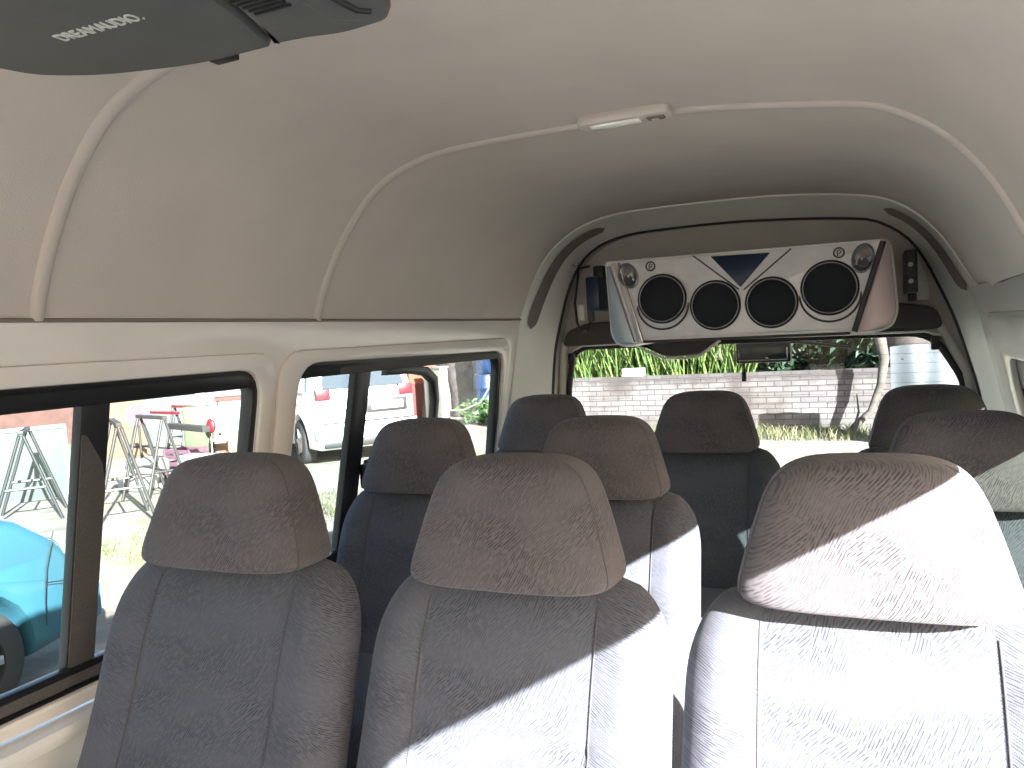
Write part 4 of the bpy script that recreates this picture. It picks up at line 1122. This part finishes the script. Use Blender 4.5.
# tarp wall, terracotta wall, green cabinet, murals
def tarpwall(name, p0, p1, h, m, label, cat, amp=.05, z0=0.0):
    p0 = Vector((*p0, 0)); p1 = Vector((*p1, 0)); d = (p1-p0); nrm = Vector((-d.y, d.x, 0)).normalized()
    vs = []; fs = []; nx = 40; nz = 8
    for k in range(2):
        for j in range(nz+1):
            for i in range(nx+1):
                u = i/nx; v = j/nz; q = p0+d*u+nrm*(amp*sin(u*23+v*2)*(.4+.6*v)+k*.04)
                vs.append((q.x, q.y, GROUND+z0+h*v))
    for j in range(nz):
        for i in range(nx):
            a = j*(nx+1)+i; b = (nz+1)*(nx+1)
            fs.append((a, a+1, a+nx+2, a+nx+1)); fs.append((b+a+1, b+a, b+a+nx+1, b+a+nx+2))
    b = (nz+1)*(nx+1); t = nz*(nx+1)
    for i in range(nx): fs.append((t+i, t+i+1, b+t+i+1, b+t+i)); fs.append((i+1, i, b+i, b+i+1))
    o = mesh(name, vs, fs, m, sm=1.0); tag(o, label, cat); return o
tarpwall('grey_tarpaulin', (-14.4, 11.3), (-13.3, 12.9), 1.35, M['tarp'], 'pale grey-blue tarpaulin screen across the back of the yard', 'tarpaulin')
tarpwall('terracotta_wall', (-19.5, 5.5), (-16.4, 12.5), 2.6, M['terra'], 'terracotta wall far behind the pale green boards', 'wall', amp=.0)
oc = empty('olive_cabinet', (-9.55, 9.25, GROUND), radians(45)); oc.scale = (.62, .62, .66); tag(oc, 'olive green metal cabinet with a red bag hung on it', 'cabinet')
box('cabinet_body', (0, 0, .78), (.62, .50, 1.52), M['green'], oc, bev=.02)
box('door', (0, -.262, .78), (.56, .02, 1.40), M['green'], oc, bev=.01)
box('side_panel', (-.33, -.02, .74), (.03, .46, 1.38), M['tarp'], oc, bev=.005)
for sx in (-1, 1): box('foot', (sx*.26, 0, .02), (.06, .46, .04), M['black'], oc)
rb = empty('red_bag', (-9.12, 9.10, GROUND+.72)); rb.scale = (.75, .75, .75); tag(rb, 'small red bag hanging beside the olive cabinet', 'bag')
bm = bmesh.new(); bmesh.ops.create_uvsphere(bm, u_segments=16, v_segments=10, radius=.13); bmesh.ops.scale(bm, vec=(.85, .5, 1.15), verts=bm.verts); bmobj('bag_body', bm, M['red'], rb, sm=2)
tube('strap', [(-.05, 0, .12), (0, 0, .30), (.05, 0, .12)], .01, M['post'], rb)
cy = empty('white_shelf', (-9.05, 9.20, GROUND), radians(45)); cy.scale = (.5, .6, .7); tag(cy, 'pale shelf unit standing between the olive cabinet and the painted panels', 'shelf')
for zz in (.04, .40, .72): box('shelf_board', (0, 0, zz), (.55, .35, .04), M['post'], cy)
for sx in (-1, 1): box('upright', (sx*.26, 0, .40), (.04, .33, .78), M['post'], cy)
for i, (x, y, lab, mt, hh, z0, wd) in enumerate((
    (-9.30, 9.75, 'white panel with a teal smear, standing right of the olive cabinet', M['mural'], .44, .55, .60),
    (-8.89, 10.16, 'plain white panel at the right edge of the first window', M['cream_w'], .44, .55, .44),
    (-9.02, 9.78, 'low orange and yellow panel in front of the white panels', M['mural2'], .53, .0, 1.0))):
    d = Vector((cos(radians(45)), sin(radians(45)), 0))
    pr_ = empty('painted_panel', (x, y, GROUND), radians(45)); tag(pr_, lab, 'panel')
    box('panel_face', (0, 0, z0+hh/2), (wd, .05, hh), mt, pr_)
    for sx in (-1, 1): box('frame_post', (sx*wd/2, .02, (z0+hh)/2), (.05, .07, z0+hh), M['bare'], pr_)
bc2 = tarpwall('white_yard_wall', (-24, 13.0), (-12.0, 27.0), 3.4, M['cream_l'], 'bright white wall at the far back of the yard', 'wall', amp=.0)
bt = empty('brown_canopy', (-9.85, 10.55, GROUND), radians(45)); tag(bt, 'low reddish brown canopy on posts behind the painted panels', 'canopy')
box('canopy_roof', (0, 0, 1.04), (.85, .45, .07), M['terra'], bt, bev=.02)
for sx in (-1, 1):
    for sy in (-1, 1): tube('post', [(sx*.38, sy*.18, 0), (sx*.38, sy*.18, 1.02)], .015, M['bare'], bt)

# ------------------------------------------------------------ seen through the second window
ob = empty('orange_kiosk', (-10.5, 17.2, GROUND), radians(-28)); tag(ob, 'salmon orange box kiosk standing behind the white hatchback', 'kiosk')
box('upper_panel', (0, 0, 1.22), (1.30, .9, .78), M['orange'], ob, bev=.02)
box('lower_panel', (.10, -.02, .42), (1.05, .9, .84), M['orange2'], ob, bev=.02)
box('roof_slab', (0, 0, 1.66), (1.5, 1.1, .10), M['wood'], ob, bev=.02)
for i, (x, y, hh, wd, lab) in enumerate(((-9.45, 16.3, 1.18, .22, 'narrow white post right of the orange kiosk'), (-9.02, 16.0, 1.22, .40, 'broad white post left of the tree trunk'))):
    p_ = empty('white_post', (x, y, GROUND), radians(-28)); tag(p_, lab, 'post')
    box('post_body', (0, 0, hh/2), (wd, .20, hh), M['post'], p_, bev=.015); box('post_cap', (0, 0, hh+.012), (wd+.04, .24, .05), M['post'], p_, bev=.012)
tt = empty('rough_tree_trunk', (-8.98, 17.1, GROUND)); tag(tt, 'rough grey tree trunk between the white posts and the blue drums', 'tree trunk')
tube('trunk', [(.1, 0, -.03), (.0, 0, .6), (-.12, 0, 1.3), (-.35, 0, 2.2), (-.4, 0, 3.6)], [.42, .34, .33, .32, .28], M['bark'], tt, n=16)
tube('branch', [(-.2, 0, 1.3), (.15, .3, 1.9), (.6, .4, 2.6)], [.22, .17, .10], M['bark'], tt, n=12)
foliage('foliage', (.2, 0, 4.2), .75, .8, 1.0, 1600, .30, M['leafm'], 21, root=tt)
for i in range(2):
    d_ = empty('blue_drum', (-8.02, 16.35, GROUND+.10+.94*i)); tag(d_, ['blue plastic drum standing behind the tree trunk, lower of the two', 'blue plastic drum stacked on top of the lower one'][i], 'drum', 'stacked blue drums')
    bm = bmesh.new(); pr = [(.0, 0), (.26, 0), (.285, .04), (.285, .28), (.30, .31), (.285, .34), (.285, .58), (.30, .61), (.285, .64), (.285, .86), (.26, .92), (0, .92)]
    rg = [[bm.verts.new((max(rr, .001)*cos(2*pi*k/32), max(rr, .001)*sin(2*pi*k/32), zz)) for k in range(32)] for rr, zz in pr]
    for a, b in zip(rg, rg[1:]):
        for k in range(32): bm.faces.new((a[k], a[(k+1) % 32], b[(k+1) % 32], b[k]))
    bmobj('drum_body', bm, M['drum'], d_, sm=.6)
    cyl('bung', (.12, 0, .925), (0, 0, 1), .03, .02, M['black'], d_, n=12)
o = box('drum_stand', (-8.02, 16.35, GROUND+.05), (.7, .7, .10), M['wood'], bev=.01); tag(o, 'low dark platform under the blue drums', 'platform')
cb = tube('white_cable_loop', [(-6.95, 14.6, GROUND+2.2), (-6.90, 14.6, GROUND+1.5), (-7.0, 14.6, GROUND+.95), (-7.35, 14.7, GROUND+.52), (-7.8, 14.8, GROUND+.36), (-8.2, 14.9, GROUND+.34)], .022, M['post']); tag(cb, 'pale cable sagging in a curve in front of the blue drums', 'cable')
pl_ = empty('green_shrub', (-7.72, 15.4, GROUND)); tag(pl_, 'low green shrub at the foot of the blue drums', 'shrub')
foliage('foliage', (0, 0, .28), .50, .40, .26, 700, .16, M['leafm'], 31, root=pl_)
for k in range(6): tube('stem', [(0, 0, -.01), (.25*cos(k), .2*sin(k), .35)], .01, M['bark'], pl_, n=5)
tarpwall('cream_yard_wall', (-19.0, 18.8), (-6.5, 19.6), 2.6, M['post'], 'cream boundary wall far behind the orange kiosk', 'wall', amp=.0)
